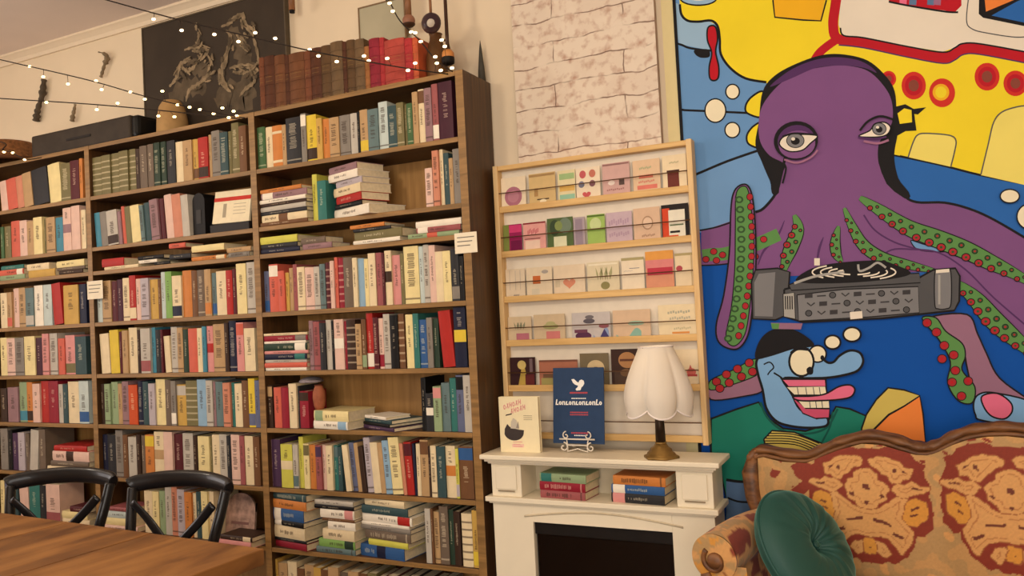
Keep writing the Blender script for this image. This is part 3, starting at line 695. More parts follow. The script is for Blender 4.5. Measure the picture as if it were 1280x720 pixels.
# white shelf tags
TAGM = mat('white_card', (238, 226, 200), .7, var=.02); INK = mat('grey_ink', (120, 112, 100), .8, var=0)
def shelf_tag(x0, x1, y0, y1, label):
    Y = YB-.003; a, b = at(x0, y0, Y), at(x1, y1, Y); q = MB(); q.box((a.x, Y-.0015, b.z), (b.x, Y, a.z), TAGM)
    h = a.z-b.z
    for j, f in enumerate((.75, .55, .35)): q.box((a.x+.012, Y-.0019, b.z+h*f), (b.x-.012-.01*j, Y-.0015, b.z+h*f+.004), INK)
    return tag(q.build('shelf_tag'), label, 'label', 'white card tags on the shelves')
shelf_tag(568, 597, 292, 315, 'white card tag with grey lines at the right end of the bookcase')
shelf_tag(109, 129, 352, 373, 'small blank white tag on the upright between left and middle bays')

# things standing among the books
# face-out notice book with a red band, second shelf of the middle bay
zb = ZT[2]+TH/2
a, b = at(263, 229, YB+.03), at(311, 275, YB+.03)
q = MB(); w = b.x-a.x; h = .165
WHC = mat('cream_cover', (236, 222, 188), .55, var=.03); RDB = mat('red_band', (196, 52, 40), .55, var=.03); GRI = mat('faint_grey_print', (170, 158, 136), .8, var=0)
q.box((0, 0, 0), (w, .014, h), WHC, .002)
q.box((0, -.0006, h*.68), (w, -.0001, h*.8), RDB)
for j in range(4): q.box((w*.55, -.0006, h*(.56-.1*j)), (w*.88, -.0001, h*(.575-.1*j)), GRI)
q.box((w*.27, -.0006, h*.18), (w*.36, -.0001, h*.6), GRI)
o = q.build('display_booklet', loc=(a.x, YB+.03, zb+.048)); o.rotation_euler = (radians(-9), radians(1.5), 0); tag(o, 'cream booklet with a red band propped face-out on second shelf of the middle bay', 'booklet')
q = MB(); q.box((0, 0, 0), (w+.015, .14, .042), mat('black_stand', (36, 30, 28), .5), .003); o = q.build('book_box', loc=(a.x-.005, YB+.02, zb)); tag(o, 'low black box under the red-banded booklet, second shelf of middle bay', 'box')
# black round-topped bookend
a, b = at(239, 240, YB+.03), at(256, 292, YB+.03); w = b.x-a.x; h = .215
pol = [(0, 0), (w, 0)] + [(w/2+w/2*cos(t), h-w/2+w/2*sin(t)) for t in [pi*k/14 for k in range(15)]]
q = MB(); q.prism(pol, lambda u, v, d: (u, d, v), .12, BLK); o = q.build('arched_bookend', loc=(a.x, YB+.035, zb)); tag(o, 'black round-topped bookend beside the red-banded booklet', 'bookend')
q = MB(); q.box((w*.3, -.002, .06), (w*.7, 0, .13), mat('dark_grey_panel', (48, 44, 42), .5)); q.build('front_panel', o)
# grey cloth cap lying over the red books, sixth shelf of the right bay
zb = ZT[6]+TH/2
a = at(378, 485, YB+.02); 
q = MB(); CAP = mat('grey_lilac_cloth', (150, 138, 142), .85, var=.1, scale=30)
hbks = max(k['z']+k['h'] for k in BOOKS if k['kind'] == 'up' and k['bay'] == 2 and k['row'] == 5 and 331 < k['px'] < 386)
q.ball((0, 0, .001), .05, CAP, 20, (1.15, 1.2, .5)); q.ball((.04, -.035, -.006+.012), .035, CAP, 14, (1.2, 1.1, .25))
for v_i, v in enumerate(q.v): q.v[v_i] = (v[0], v[1], max(v[2], 0))
o = q.build('cloth_cap', loc=(a.x, YB+.085, hbks+.001)); tag(o, 'grey cloth cap lying on the red books, sixth shelf of right bay', 'cap')
a = at(398, 498, YB+.05)
q = MB(); q.lathe([(0, 0), (.02, 0), (.026, .02), (.03, .05), (.028, .08), (.021, .1), (.018, .108), (.02, .114), (.015, .114), (0, .1)], (0, 0, 0), mat('rusty_orange_clay', (168, 98, 68), .6, var=.15), 24, cap=False)
stk = [k for k in BOOKS if k['kind'] == 'flat' and k['bay'] == 2 and k['row'] == 5 and k['where'].startswith('beside')]
zt_ = max(k['z']+k['w'] for k in stk)
o = q.build('clay_pot', loc=(at(400, 500, YB+.06).x, YB+.055, zt_+.001)); tag(o, 'small rust orange clay pot on two pale books, sixth shelf of right bay', 'pot')
q = MB(); q.tube([(.018*cos(t), .018*sin(t), .112) for t in [2*pi*k/20 for k in range(21)]], .003, mat('dark_pot_rim', (96, 50, 34), .6), 8, cap=False); q.build('rim', o)
# face-out pale mottled plate-like book, eighth shelf of the middle bay
zb8 = ZT[8]+TH/2
a, b = at(269, 650, YB+.03), at(305, 650, YB+.03); w = b.x-a.x; h = .215; R0 = w*.45
pol = [(0, 0), (w, 0), (w, h*.8)] + [(w-R0+R0*cos(t), h-R0+R0*sin(t)) for t in [pi/2*k/8 for k in range(9)]] + [(R0+R0*cos(t), h-R0+R0*sin(t)) for t in [pi/2+pi/2*k/8 for k in range(9)]]
q = MB(); q.prism(pol, lambda u, v, d: (u, d, v), .012, mat('mottled_rose_cover', (172, 138, 122), .6, var=.3, scale=24))
o = q.build('round_topped_album', loc=(a.x+.012, YB+.078, zb8+.002)); o.rotation_euler = (radians(-7), 0, 0); tag(o, 'mottled rose round-topped album standing face-out, eighth shelf of the middle bay', 'album')
q = MB(); q.box((w*.2, -.0008, h*.3), (w*.8, -.0001, h*.36), mat('album_band', (120, 84, 78), .6)); q.build('cover_band', o)

# ------------------------------------------------------------------ white-brick wall panel
BP = bpy.data.materials.new('whitewashed_brick'); BP.use_nodes = True; nt = BP.node_tree; bs = nt.nodes['Principled BSDF']; bs.inputs['Roughness'].default_value = .85
tc = nt.nodes.new('ShaderNodeTexCoord'); mp = nt.nodes.new('ShaderNodeMapping'); mp.inputs['Rotation'].default_value = (pi/2, 0, 0)
nd = nt.nodes.new('ShaderNodeTexNoise'); nd.inputs['Scale'].default_value = 7; nd.inputs['Detail'].default_value = 3
mixv = nt.nodes.new('ShaderNodeMixRGB'); mixv.blend_type = 'ADD'; mixv.inputs['Fac'].default_value = .05
br = nt.nodes.new('ShaderNodeTexBrick'); br.inputs['Scale'].default_value = 1; br.inputs['Brick Width'].default_value = .62; br.inputs['Row Height'].default_value = .094; br.inputs['Mortar Size'].default_value = .003; br.inputs['Mortar Smooth'].default_value = .35
br.inputs['Color1'].default_value = (*lin((226, 210, 190)), 1); br.inputs['Color2'].default_value = (*lin((220, 202, 182)), 1); br.inputs['Mortar'].default_value = (*lin((140, 116, 100)), 1)
n2 = nt.nodes.new('ShaderNodeTexNoise'); n2.inputs['Scale'].default_value = 24; n2.inputs['Detail'].default_value = 5
r2 = nt.nodes.new('ShaderNodeValToRGB'); r2.color_ramp.elements[0].position = .5; r2.color_ramp.elements[0].color = (1, 1, 1, 1); r2.color_ramp.elements[1].position = .72; r2.color_ramp.elements[1].color = (*lin((198, 158, 146)), 1)
n3 = nt.nodes.new('ShaderNodeTexNoise'); n3.inputs['Scale'].default_value = 8; r3 = nt.nodes.new('ShaderNodeValToRGB'); r3.color_ramp.elements[0].position = .4; r3.color_ramp.elements[1].position = .52
mx = nt.nodes.new('ShaderNodeMixRGB'); mx.blend_type = 'MULTIPLY'; mx.inputs['Fac'].default_value = .8
mo = nt.nodes.new('ShaderNodeMixRGB'); mo.inputs['Color1'].default_value = (*lin((226, 210, 190)), 1)
L_ = nt.links.new
L_(tc.outputs['Object'], mp.inputs['Vector']); L_(mp.outputs['Vector'], mixv.inputs['Color1']); L_(tc.outputs['Object'], nd.inputs['Vector']); L_(nd.outputs['Color'], mixv.inputs['Color2']); L_(mixv.outputs['Color'], br.inputs['Vector'])
L_(tc.outputs['Object'], n2.inputs['Vector']); L_(n2.outputs['Fac'], r2.inputs['Fac']); L_(tc.outputs['Object'], n3.inputs['Vector']); L_(n3.outputs['Fac'], r3.inputs['Fac'])
L_(r3.outputs['Color'], mo.inputs['Fac']); L_(br.outputs['Color'], mo.inputs['Color2'])
L_(mo.outputs['Color'], mx.inputs['Color1']); L_(r2.outputs['Color'], mx.inputs['Color2']); L_(mx.outputs['Color'], bs.inputs['Base Color'])
bp = nt.nodes.new('ShaderNodeBump'); bp.inputs['Strength'].default_value = .3; bp.inputs['Distance'].default_value = .004; L_(br.outputs['Fac'], bp.inputs['Height']); bp.invert = True; L_(bp.outputs['Normal'], bs.inputs['Normal'])
q = MB(); q.box((-1.452, YW-.035, 2.061), (-.822, YW-.003, 3.0), mat('panel_side_shaded', (176, 152, 136), .85), 0, front=BP); o = q.build('brick_panel'); tag(o, 'whitewashed brick-pattern panel on the wall above the card rack', 'wall panel')  # side faces carry the edge's shade in their colour

# ------------------------------------------------------------------ greeting card rack
PINE = wood('pale_pine', (206, 162, 96), (226, 186, 120), 'X', 4, .5); PINEV = wood('pale_pine_upright', (212, 172, 114), (230, 196, 140), 'Z', 4, .5)
RB = mat('rack_back_white', (232, 220, 200), .6, var=.02); RW = mat('brown_rack_wire', (92, 62, 40), .4, var=0)
RX0, RX1, RYF = -1.56, -.694, 3.085
LZ = [1.854, 1.660, 1.465, 1.277, 1.084, .885]; WZ = [1.937, 1.745, 1.549, 1.355, 1.163, .96]
rack = empty('card_rack', ((RX0+RX1)/2, 3.12, .885), 0, 'pale pine wall rack of six ledges holding greeting cards', 'card rack')
def to_rack(o): o.parent = rack; o.matrix_parent_inverse = Matrix.Translation(-rack.location); return o
for x in (RX0, RX1-.022): q = MB(); q.box((x, RYF-.005, .875), (x+.022, 3.136, 2.058), PINEV, .002); to_rack(q.build('side_rail'))
q = MB(); q.box((RX0+.022, RYF, 2.036), (RX1-.022, 3.136, 2.056), PINE, .002); to_rack(q.build('top_rail'))
q = MB(); q.box((RX0+.022, 3.126, .89), (RX1-.022, 3.135, 2.036), RB); to_rack(q.build('back_board'))
for z in LZ:
    q = MB(); q.box((RX0+.022, RYF, z-.001), (RX1-.022, RYF+.01, z+.026), PINE, .002); q.box((RX0+.022, RYF+.01, z+.001), (RX1-.022, 3.126, z+.012), PINE); to_rack(q.build('ledge'))
for z in WZ:
    q = MB(); q.tube([(RX0+.02, RYF+.002, z), (RX1-.02, RYF+.002, z)], .0022, RW, 8); to_rack(q.build('wire'))
CM = {}
def cm(rgb): return mat('card_%d_%d_%d' % rgb, rgb, .6, var=.03)
CARDN = 0
ROWC = ['top ledge', 'second ledge', 'third ledge', 'fourth ledge', 'fifth ledge']
def card(row, x0, x1, top, rgb, motifs, label):
    """top = height above the ledge in m"""
    Y = 3.104; z0 = LZ[row]+.0125; zm = z0+top/2
    xa, xb = X_at(x0, Y, zm), X_at(x1, Y, zm); xa = max(xa, RX0+.024); xb = min(xb, RX1-.024); w = xb-xa; h = top
    q = MB(); q.box((0, 0, 0), (w, .0022, h), cm(rgb))
    for i, (kind, u0, v0, u1, v1, c) in enumerate(motifs):
        yy = -.0004-.0002*i; m_ = cm(c)
        if kind == 'r': P = [(u0, v0), (u1, v0), (u1, v1), (u0, v1)]
        elif kind == 'e': P = [((u0+u1)/2+(u1-u0)/2*cos(2*pi*k/22), (v0+v1)/2+(v1-v0)/2*sin(2*pi*k/22)) for k in range(22)]
        elif kind == 'h':   # heart
            P = []
            for k in range(24):
                t = 2*pi*k/24; P.append(((u0+u1)/2+(u1-u0)/2*sin(t)**3, (v0+v1)/2+(v1-v0)/2*(13*cos(t)-5*cos(2*t)-2*cos(3*t)-cos(4*t))/17))
            P = P[::-1]
        elif kind == 't': P = [(u0, v0), (u1, v0), ((u0+u1)/2, v1)]
        elif kind == 'l':   # leaf spray
            for j in range(6):
                cx = u0+(u1-u0)*(j+.5)/6; sgn = 1 if j % 2 else -1
                pts = [(cx, v0), (cx+.03*sgn+.04, (v0+v1)/2), (cx+.07*sgn, v1), (cx+.01*sgn-.04, (v0+v1)/2)]
                q.poly3([(a_*w, yy, b_*h) for a_, b_ in pts], m_)
            continue
        elif kind == 'z':   # hand-lettered line
            n_ = 9
            for j in range(n_):
                a_ = u0+(u1-u0)*j/n_; b_ = a_+(u1-u0)/n_*.7; vv = v0+(v1-v0)*(.3*((j*7) % 3)/2)
                q.poly3([(p_*w, yy, s_*h) for p_, s_ in ((a_, vv), (b_, vv), (b_, vv+(v1-v0)*.7), (a_, vv+(v1-v0)*.7))], m_)
            continue
        elif kind == 'w':   # wave
            P = [(u0, v0), (u1, v0)] + [(u1-(u1-u0)*k/12, v0+(v1-v0)*(.5+.5*sin(k*.55+.3))*(1-.04*k)) for k in range(13)]
        q.poly3([(a_*w, yy, b_*h) for a_, b_ in P], m_)
    o = q.build('greeting_card', loc=(xa, Y, z0+.0003), fix=False); o.rotation_euler = (radians(-2.0), 0, 0)
    return tag(o, label+', '+ROWC[row]+' of the card rack', 'greeting card', 'greeting cards on the rack')
mvp, crm = (176, 112, 130), (234, 216, 186)
card(0, 624, 657, .138, crm, [('e', .14, .08, .84, .7, mvp), ('e', .26, .2, .72, .58, (190, 130, 144))], 'cream card with a mauve disc')
card(0, 661, 694, .14, (214, 184, 128), [('r', .3, .18, .75, .22, (80, 64, 48)), ('e', .4, .08, .65, .2, (240, 226, 190)), ('r', .2, .3, .34, .55, (180, 140, 88)), ('r', .02, .9, .98, .97, (170, 136, 88))], 'mustard tan card with a small dark mark')
card(0, 697, 719, .138, (226, 212, 168), [('r', .1, .72, .95, .9, (160, 188, 130)), ('r', .1, .36, .95, .54, (226, 182, 96)), ('r', .1, .08, .95, .26, (150, 194, 166))], 'pale card striped green, yellow and mint')
card(0, 720, 750, .138, (236, 218, 190), [('e', .15, .68, .42, .92, (196, 92, 96)), ('e', .55, .68, .82, .92, (196, 116, 96)), ('e', .1, .4, .35, .6, (122, 122, 140)), ('e', .55, .4, .8, .6, (136, 92, 100)), ('h', .25, .05, .6, .3, (200, 90, 92))], 'cream card dotted with red and grey spots')
card(0, 753, 787, .142, (208, 168, 160), [('r', .6, .34, .8, .5, (92, 72, 66)), ('e', .2, .36, .45, .5, (240, 222, 210)), ('r', .02, .93, .98, .98, (150, 110, 104)), ('z', .15, .2, .8, .26, (170, 120, 116))], 'dusty pink card with a small dark spot')
card(0, 791, 825, .138, (226, 194, 158), [('r', .22, .46, .74, .56, (216, 118, 98)), ('r', .15, .14, .88, .26, (222, 124, 108)), ('z', .25, .72, .7, .8, (176, 180, 140)), ('z', .2, .32, .8, .4, (222, 140, 120))], 'peach card with two coral bars')
card(0, 828, 858, .142, (236, 216, 178), [('r', .2, .1, .68, .55, (110, 50, 40)), ('r', .18, .52, .7, .58, (70, 32, 26)), ('z', .3, .76, .7, .82, (190, 180, 140))], 'cream card with a maroon square')
card(1, 625, 652, .128, (150, 26, 84), [('r', 0, 0, .32, 1, (120, 130, 62)), ('r', .32, .72, 1, .97, (206, 60, 116)), ('r', .4, .02, .98, .45, (112, 10, 66))], 'magenta card with green left edge')
card(1, 654, 682, .128, (228, 164, 156), [('r', .08, .04, .74, .4, (236, 206, 186)), ('r', .05, .44, .76, .47, (120, 60, 60)), ('r', 0, .95, 1, 1, (140, 40, 48)), ('z', .2, .6, .7, .8, (200, 110, 116))], 'pink card with a pale lower box')
card(1, 684, 716, .136, (84, 104, 60), [('e', .1, .45, .5, .95, (58, 76, 50)), ('e', .45, .5, .95, .98, (112, 130, 110)), ('e', .3, .6, .6, .9, (130, 146, 84)), ('r', .25, .08, .75, .42, (222, 222, 186))], 'dark green leafy card with a pale label')
card(1, 717, 731, .13, (176, 160, 166), [('r', .15, .06, .8, .94, (150, 134, 148))], 'narrow grey lilac card')
card(1, 734, 756, .134, (158, 188, 96), [('e', .15, .5, .8, .9, (196, 212, 150)), ('r', 0, .93, 1, .98, (84, 108, 44)), ('r', 0, .5, 1, .54, (110, 140, 60))], 'lime green card')
card(1, 758, 790, .134, (198, 174, 184), [('z', .1, .6, .9, .8, (178, 150, 168)), ('z', .1, .25, .9, .4, (180, 152, 168))], 'lavender card')
card(1, 792, 825, .14, (218, 184, 154), [('e', .32, .36, .74, .76, (176, 140, 112)), ('e', .36, .4, .7, .72, (226, 196, 168)), ('z', .3, .16, .8, .24, (176, 140, 116))], 'tan card with a round outline')
card(1, 827, 861, .142, (30, 24, 24), [('r', .03, .04, .3, .9, (208, 70, 36)), ('r', .26, .1, .86, .84, (232, 226, 206)), ('r', .3, .4, .8, .44, (96, 112, 80)), ('r', .14, .04, .6, .14, (214, 90, 48)), ('r', .3, .2, .66, .26, (40, 32, 30))], 'black bordered card with red left side and white centre')
card(2, 627, 656, .13, (222, 204, 176), [('r', .2, .3, .23, .95, (190, 176, 160)), ('r', .5, .3, .53, .95, (190, 176, 160)), ('r', .75, .3, .78, .95, (190, 176, 160)), ('z', .4, .1, .7, .16, (140, 128, 120))], 'pale card with faint vertical lines')
card(2, 658, 690, .13, (226, 208, 178), [('r', .25, .46, .55, .72, (196, 104, 52)), ('e', .6, .78, .86, .9, (170, 160, 150)), ('r', .2, .06, .5, .3, (214, 202, 176))], 'pale card with a burnt orange square')
card(2, 692, 731, .13, (226, 206, 176), [('h', .3, .22, .7, .6, (214, 140, 110)), ('r', .05, .3, .2, .55, (206, 190, 160))], 'pale card with a soft orange heart')
card(2, 734, 774, .132, (220, 206, 172), [('l', .3, .42, .75, .85, (166, 162, 118)), ('e', .42, .14, .7, .38, (140, 132, 84)), ('r', .05, .9, .95, .95, (236, 226, 200))], 'pale card with an olive green sprig')
card(2, 777, 805, .14, (234, 218, 190), [('r', 0, .92, 1, 1, (172, 160, 112)), ('r', .35, .68, .8, .7, (140, 134, 140)), ('z', .1, .6, .5, .64, (200, 190, 176))], 'white card with an olive top band')
card(2, 807, 842, .158, (216, 148, 116), [('r', 0, .78, 1, 1, (226, 158, 76)), ('r', 0, .56, 1, .78, (218, 132, 128)), ('r', .06, .4, .96, .58, (186, 54, 72)), ('r', 0, 0, 1, .06, (206, 96, 64))], 'tall card banded orange, pink and crimson')
card(2, 844, 866, .142, (228, 208, 172), [('e', .05, .5, .42, .66, (176, 72, 80)), ('r', 0, .93, 1, 1, (176, 160, 112)), ('r', .9, .05, .96, .95, (196, 170, 126))], 'cream card with a small red dot')
card(3, 632, 664, .112, (210, 188, 154), [('r', .35, 0, .9, .36, (184, 110, 124)), ('l', .3, .5, .7, .8, (140, 140, 112))], 'tan card with a mauve pot, leftmost')
card(3, 667, 706, .116, (206, 184, 150), [('r', .4, 0, .84, .38, (206, 124, 120)), ('e', .3, .45, .8, .66, (168, 166, 112)), ('e', .4, .58, .7, .74, (176, 172, 120))], 'tan card with a coral pot and green plant')
card(3, 715, 763, .116, (194, 186, 182), [('e', .08, .02, .5, .32, (84, 44, 74)), ('r', .06, .28, .4, .4, (110, 62, 84)), ('e', .3, .6, .6, .78, (90, 84, 92)), ('e', .35, .76, .58, .9, (110, 104, 108)), ('w', .55, 0, .95, .5, (140, 156, 190)), ('t', .7, .04, .98, .4, (70, 62, 110)), ('e', .7, .42, .96, .58, (150, 90, 96))], 'grey card with dark purple and blue shapes')
card(3, 766, 813, .118, (214, 184, 152), [('w', .08, 0, .75, .42, (136, 178, 162)), ('e', .4, .46, .84, .62, (150, 180, 156))], 'tan pink card with a mint wave')
card(3, 823, 871, .13, (230, 212, 174), [('z', .25, .72, .85, .82, (176, 172, 150)), ('z', .3, .54, .85, .64, (184, 178, 156)), ('r', .35, .12, .8, .18, (216, 144, 72)), ('z', .4, .24, .85, .32, (196, 186, 150))], 'cream card with grey lettering and an orange line')
card(4, 634, 669, .13, (52, 24, 26), [('t', .3, .02, .75, .9, (186, 156, 74)), ('e', .3, .6, .64, .9, (204, 180, 110)), ('r', .6, .05, .95, .45, (96, 36, 36)), ('r', .78, .5, .9, .95, (112, 92, 96))], 'dark maroon card with a gold figure')
card(4, 674, 722, .116, (170, 108, 84), [('r', .1, .1, .9, .5, (116, 84, 60)), ('r', .05, .02, .4, .35, (160, 150, 90)), ('r', 0, .93, 1, 1, (122, 76, 60))], 'brown pink card half behind the navy sign')
card(4, 725, 761, .14, (116, 102, 76), [('e', .25, .35, .85, .8, (206, 182, 138)), ('e', .35, .3, .75, .6, (60, 44, 34)), ('r', .04, .04, .3, .5, (64, 50, 36))], 'olive brown card right of the navy sign')
card(4, 764, 801, .154, (58, 36, 28), [('e', .25, .5, .85, .92, (170, 122, 78)), ('r', .3, .68, .8, .74, (96, 56, 40)), ('r', .1, .04, .5, .42, (78, 58, 46)), ('e', .3, .28, .7, .48, (120, 88, 60))], 'dark brown card beside the lampshade')
card(4, 842, 880, .146, (232, 214, 180), [('e', .5, .3, .86, .5, (206, 110, 100)), ('t', .55, .4, .75, .6, (196, 96, 90)), ('r', .45, .28, .9, .34, (180, 70, 70))], 'cream card with a small red motif right of lampshade')

# ------------------------------------------------------------------ fireplace
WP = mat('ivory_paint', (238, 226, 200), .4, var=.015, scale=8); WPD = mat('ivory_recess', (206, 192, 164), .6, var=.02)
FB = mat('firebox_black', (20, 15, 13), .5, var=0); FG = mat('firebox_glass', (20, 12, 8), .12, var=0, coat=.5)
fire = empty('fireplace', (-1.095, 3.02, 0), 0, 'ivory painted fireplace mantel with an open book shelf between bookcase and sofa', 'fireplace')
def tf(o): o.parent = fire; o.matrix_parent_inverse = Matrix.Translation(-fire.location); return o
fx0, fx1, fy, fyb = -1.545, -.648, 2.905, 3.074
q = MB()
q.box((-1.579, 2.868, .832), (-.615, fyb, .851), WP, .004); q.box((-1.565, 2.882, .821), (-.629, fyb, .832), WP, .003); q.box((-1.555, 2.893, .812), (-.64, fyb, .821), WP, .003); tf(q.build('mantel_shelf'))
for xa, xb in ((fx0, -1.412), (-.782, fx1)):
    q = MB(); q.box((xa, fy, .68), (xb, fyb, .812), WP, .002); q.box((xa+.02, fy-.004, .708), (xb-.02, fy, .802), WP, .003)
    q.box((xa+.03, fy-.0062, .7), (xb-.03, fy-.001, .7045), mat('panel_groove', (150, 134, 108), .7)); tf(q.build('pillar_block'))
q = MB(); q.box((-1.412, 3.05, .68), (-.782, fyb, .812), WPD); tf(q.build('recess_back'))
q = MB(); q.box((-1.57, 2.885, .66), (-.63, fyb, .68), WP, .003); q.box((-1.557, 2.895, .652), (-.64, fyb, .66), WP, .002); tf(q.build('ledge'))
ox0, ox1, oz1, oz0 = -1.368, -.806, .585, .1
q = MB()
q.box((fx0, fy, .0), (ox0, fyb, .652), WP, .002); q.box((ox1, fy, .0), (fx1, fyb, .652), WP, .002); q.box((ox0, fy, oz1), (ox1, fyb, .652), WP); q.box((ox0, fy, 0), (ox1, fyb, oz0), WP)
tf(q.build('surround'))
q = MB(); arc = [(-1.405+(.64)*k/24, .606+.03*sin(pi*k/24)) for k in range(25)]
q.tube([(x, fy-.001, z) for x, z in arc], .004, mat('arch_moulding_paint', (206, 190, 160), .6), 8, flat=(1, .7, (0, 0, 1))); tf(q.build('arch_moulding'))  # moulding a little darker than the ivory surround
q = MB(); q.box((ox0, 3.05, oz0), (ox1, fyb, oz1), FB); q.box((ox0, fy+.03, oz0), (ox0+.004, 3.05, oz1), FB); q.box((ox1-.004, fy+.03, oz0), (ox1, 3.05, oz1), FB); q.box((ox0+.004, fy+.03, oz1-.004), (ox1-.004, 3.05, oz1), FB); q.box((ox0+.004, fy+.03, oz0), (ox1-.004, 3.05, oz0+.01), FB); tf(q.build('firebox'))
q = MB(); q.box((ox0, fy+.012, oz1-.05), (ox1, fy+.03, oz1), mat('heater_hood', (30, 26, 24), .4), .003); tf(q.build('heater_hood'))
q = MB(); q.box((ox0+.005, fy+.02, oz0+.005), (ox1-.005, fy+.024, oz1-.05), FG); tf(q.build('glass'))
q = MB(); q.box((-1.56, 2.885, 0), (-.634, fyb, .07), WP, .004); tf(q.build('plinth'))
# books in the recess
def recess_book(xa_px, xb_px, z, th, c, st, ang, label, d=.125):
    ys = 2.912; xa, xb = X_at(xa_px, ys, z), X_at(xb_px, ys, z); L = xb-xa
    k = dict(kind='flat', x=xa, y=ys, z=z, w=th-.0004, h=L, d=d, ang=radians(ang), c=c, st=st, px=xa_px, row=3, bay=1, order=int(z*1000) % 7)
    q, p = book_mesh(k); o = q.build('book'); p.build('pages', o); o.matrix_world = book_matrix(k)
    return tag(o, label, 'book', 'books in the fireplace recess')
z = .6804
for th, c, st, a_, b_, lab in ((.031, 'ro', 'w', 675, 733, 'rose brown book, bottom of the left pile in the fireplace recess'), (.034, 'cm', 'w', 674, 733, 'crimson book, middle of the left pile in the fireplace recess'), (.033, 'sg', 'Tte', 674, 734, 'mint green book, topmost of left pile in the fireplace recess')):
    recess_book(a_, b_, z, th, c, st, -5, lab); z += th
z = .6804
for th, c, st, a_, b_, lab in ((.036, 'ch', 'Tpk', 764, 832, 'charcoal book with pink end, bottom of right pile in fireplace recess'), (.032, 'bl', 'Twh', 764, 832, 'blue book, middle of the right pile in the fireplace recess'), (.034, 'or', 'w', 766, 833, 'orange book, topmost of right pile in the fireplace recess')):
    recess_book(a_, b_, z, th, c, st, -4, lab); z += th
# small dark paperbacks lying on the two piles
# ------------------------------------------------------------------ on the mantel
ZM = .851
P = onZ(649, 562, ZM); P = Vector((X_at(624.5, 2.945, .96), 2.945, ZM)); w = X_at(673, 2.945, .96)-P.x; h = .225
CR2 = mat('cream_jacket', (238, 224, 184), .5, var=.02); PKI = mat('pink_lettering', (222, 150, 146), .6, var=.02); DKI = mat('dark_print', (62, 54, 52), .6, var=.05); GYI = mat('pale_grey_print', (196, 186, 168), .7, var=0)
q = MB(); q.box((0, 0, 0), (w, .003, h), CR2, .001); q.box((0, .003, 0), (.003, .02, h), CR2); q.box((0, .02, 0), (w, .023, h), CR2)
def mark(poly, m_, k=1): q.poly3([(u*w, -.0003*k, v*h) for u, v in poly], m_)
# pink hand lettering in two slanted rows
for r_, (u0, v0, n_) in enumerate(((.12, .775, 6), (.3, .7, 5))):
    for j in range(n_):
        u = u0+.078*j; v = v0+.018*j; k_ = (j+r_) % 3
        if k_ == 0:
            ring = [(u+.03+.032*cos(t), v+.04+.045*sin(t)) for t in [2*pi*i/14 for i in range(14)]]; mark(ring, PKI, 1)
            mark([(u+.03+.014*cos(t), v+.04+.022*sin(t)) for t in [2*pi*i/10 for i in range(10)]], CR2, 2)
        elif k_ == 1: mark([(u, v), (u+.022, v), (u+.06, v+.09), (u+.036, v+.09)], PKI); mark([(u+.05, v), (u+.07, v), (u+.03, v+.09), (u+.012, v+.09)], PKI)
        else: mark([(u, v), (u+.02, v), (u+.02, v+.09), (u, v+.09)], PKI); mark([(u, v+.035), (u+.06, v+.035), (u+.06, v+.055), (u, v+.055)], PKI); mark([(u+.045, v), (u+.065, v), (u+.065, v+.09), (u+.045, v+.09)], PKI)
mark([(.16, .655), (.32, .68), (.34, .705), (.18, .68)], DKI)
bowl = [(.13, .42)] + [(.36+.25*cos(t), .36+.15*sin(t)) for t in [pi+.25+(pi-.4)*k/14 for k in range(15)]] + [(.62, .4), (.5, .41), (.36, .43), (.26, .46), (.2, .51)]
mark(bowl, DKI); mark([(.28, .43), (.48, .42), (.44, .58), (.36, .62), (.3, .55)], GYI, 2); mark([(.42, .44), (.5, .43), (.48, .56)], mat('grey_print', (150, 140, 130), .7), 3)
for j in range(3): mark([(.62, .655-.035*j), (.84, .655-.035*j), (.84, .66-.035*j+.004), (.62, .66-.035*j+.004)], mat('thin_grey_line', (150, 136, 112), .7))
mark([(.3, .09), (.6, .09), (.6, .15), (.3, .15)], mat('blush_patch', (236, 196, 180), .7)); 
for j in range(3): mark([(.33, .1+.04*j), (.56-.05*(j % 2), .1+.04*j), (.56-.05*(j % 2), .112+.04*j), (.33, .112+.04*j)], PKI, 2)
o = q.build('display_book', loc=P, fix=False); o.rotation_euler = (0, 0, radians(2)); tag(o, 'cream book with pink lettering and dark bowl standing face-out on the mantel', 'book')
p = MB(); p.box((.0035, .0034, .003), (w-.003, .0196, h-.003), PAGES); p.build('pages', o)
# navy sign on a white wire easel
SY = 2.99; z0 = ZM+.034
xa, xb = X_at(690, SY, .98), X_at(754, SY, .98); w = xb-xa; h = at(720, 459, SY+.03).z-z0
NV = mat('navy_sign_board', (38, 62, 96), .5, var=.04); SWH = mat('white_sign_paint', (244, 240, 232), .5, var=0); SRD = mat('red_sign_paint', (196, 74, 76), .5, var=0)
q = MB(); q.box((0, 0, 0), (w, .006, h), NV, .001)
def mk(poly, m_, k=1): q.poly3([(u*w, -.0003*k, v*h) for u, v in poly], m_)
# white bird-like emblem
mk([(.37, .845), (.42, .85), (.475, .815), (.51, .8), (.53, .83), (.57, .842), (.615, .825), (.625, .79), (.6, .755), (.565, .735), (.55, .7), (.47, .695), (.45, .715), (.49, .74), (.5, .76), (.44, .775), (.4, .8)], SWH)
def fine(u0, u1, v, hh, m_, n_):
    for j in range(n_):
        a_ = u0+(u1-u0)*j/n_; b_ = a_+(u1-u0)/n_*.72
        mk([(a_, v), (b_, v), (b_, v+hh), (a_, v+hh)], m_)
fine(.34, .69, .655, .022, SRD, 12); fine(.37, .66, .585, .014, SWH, 10)
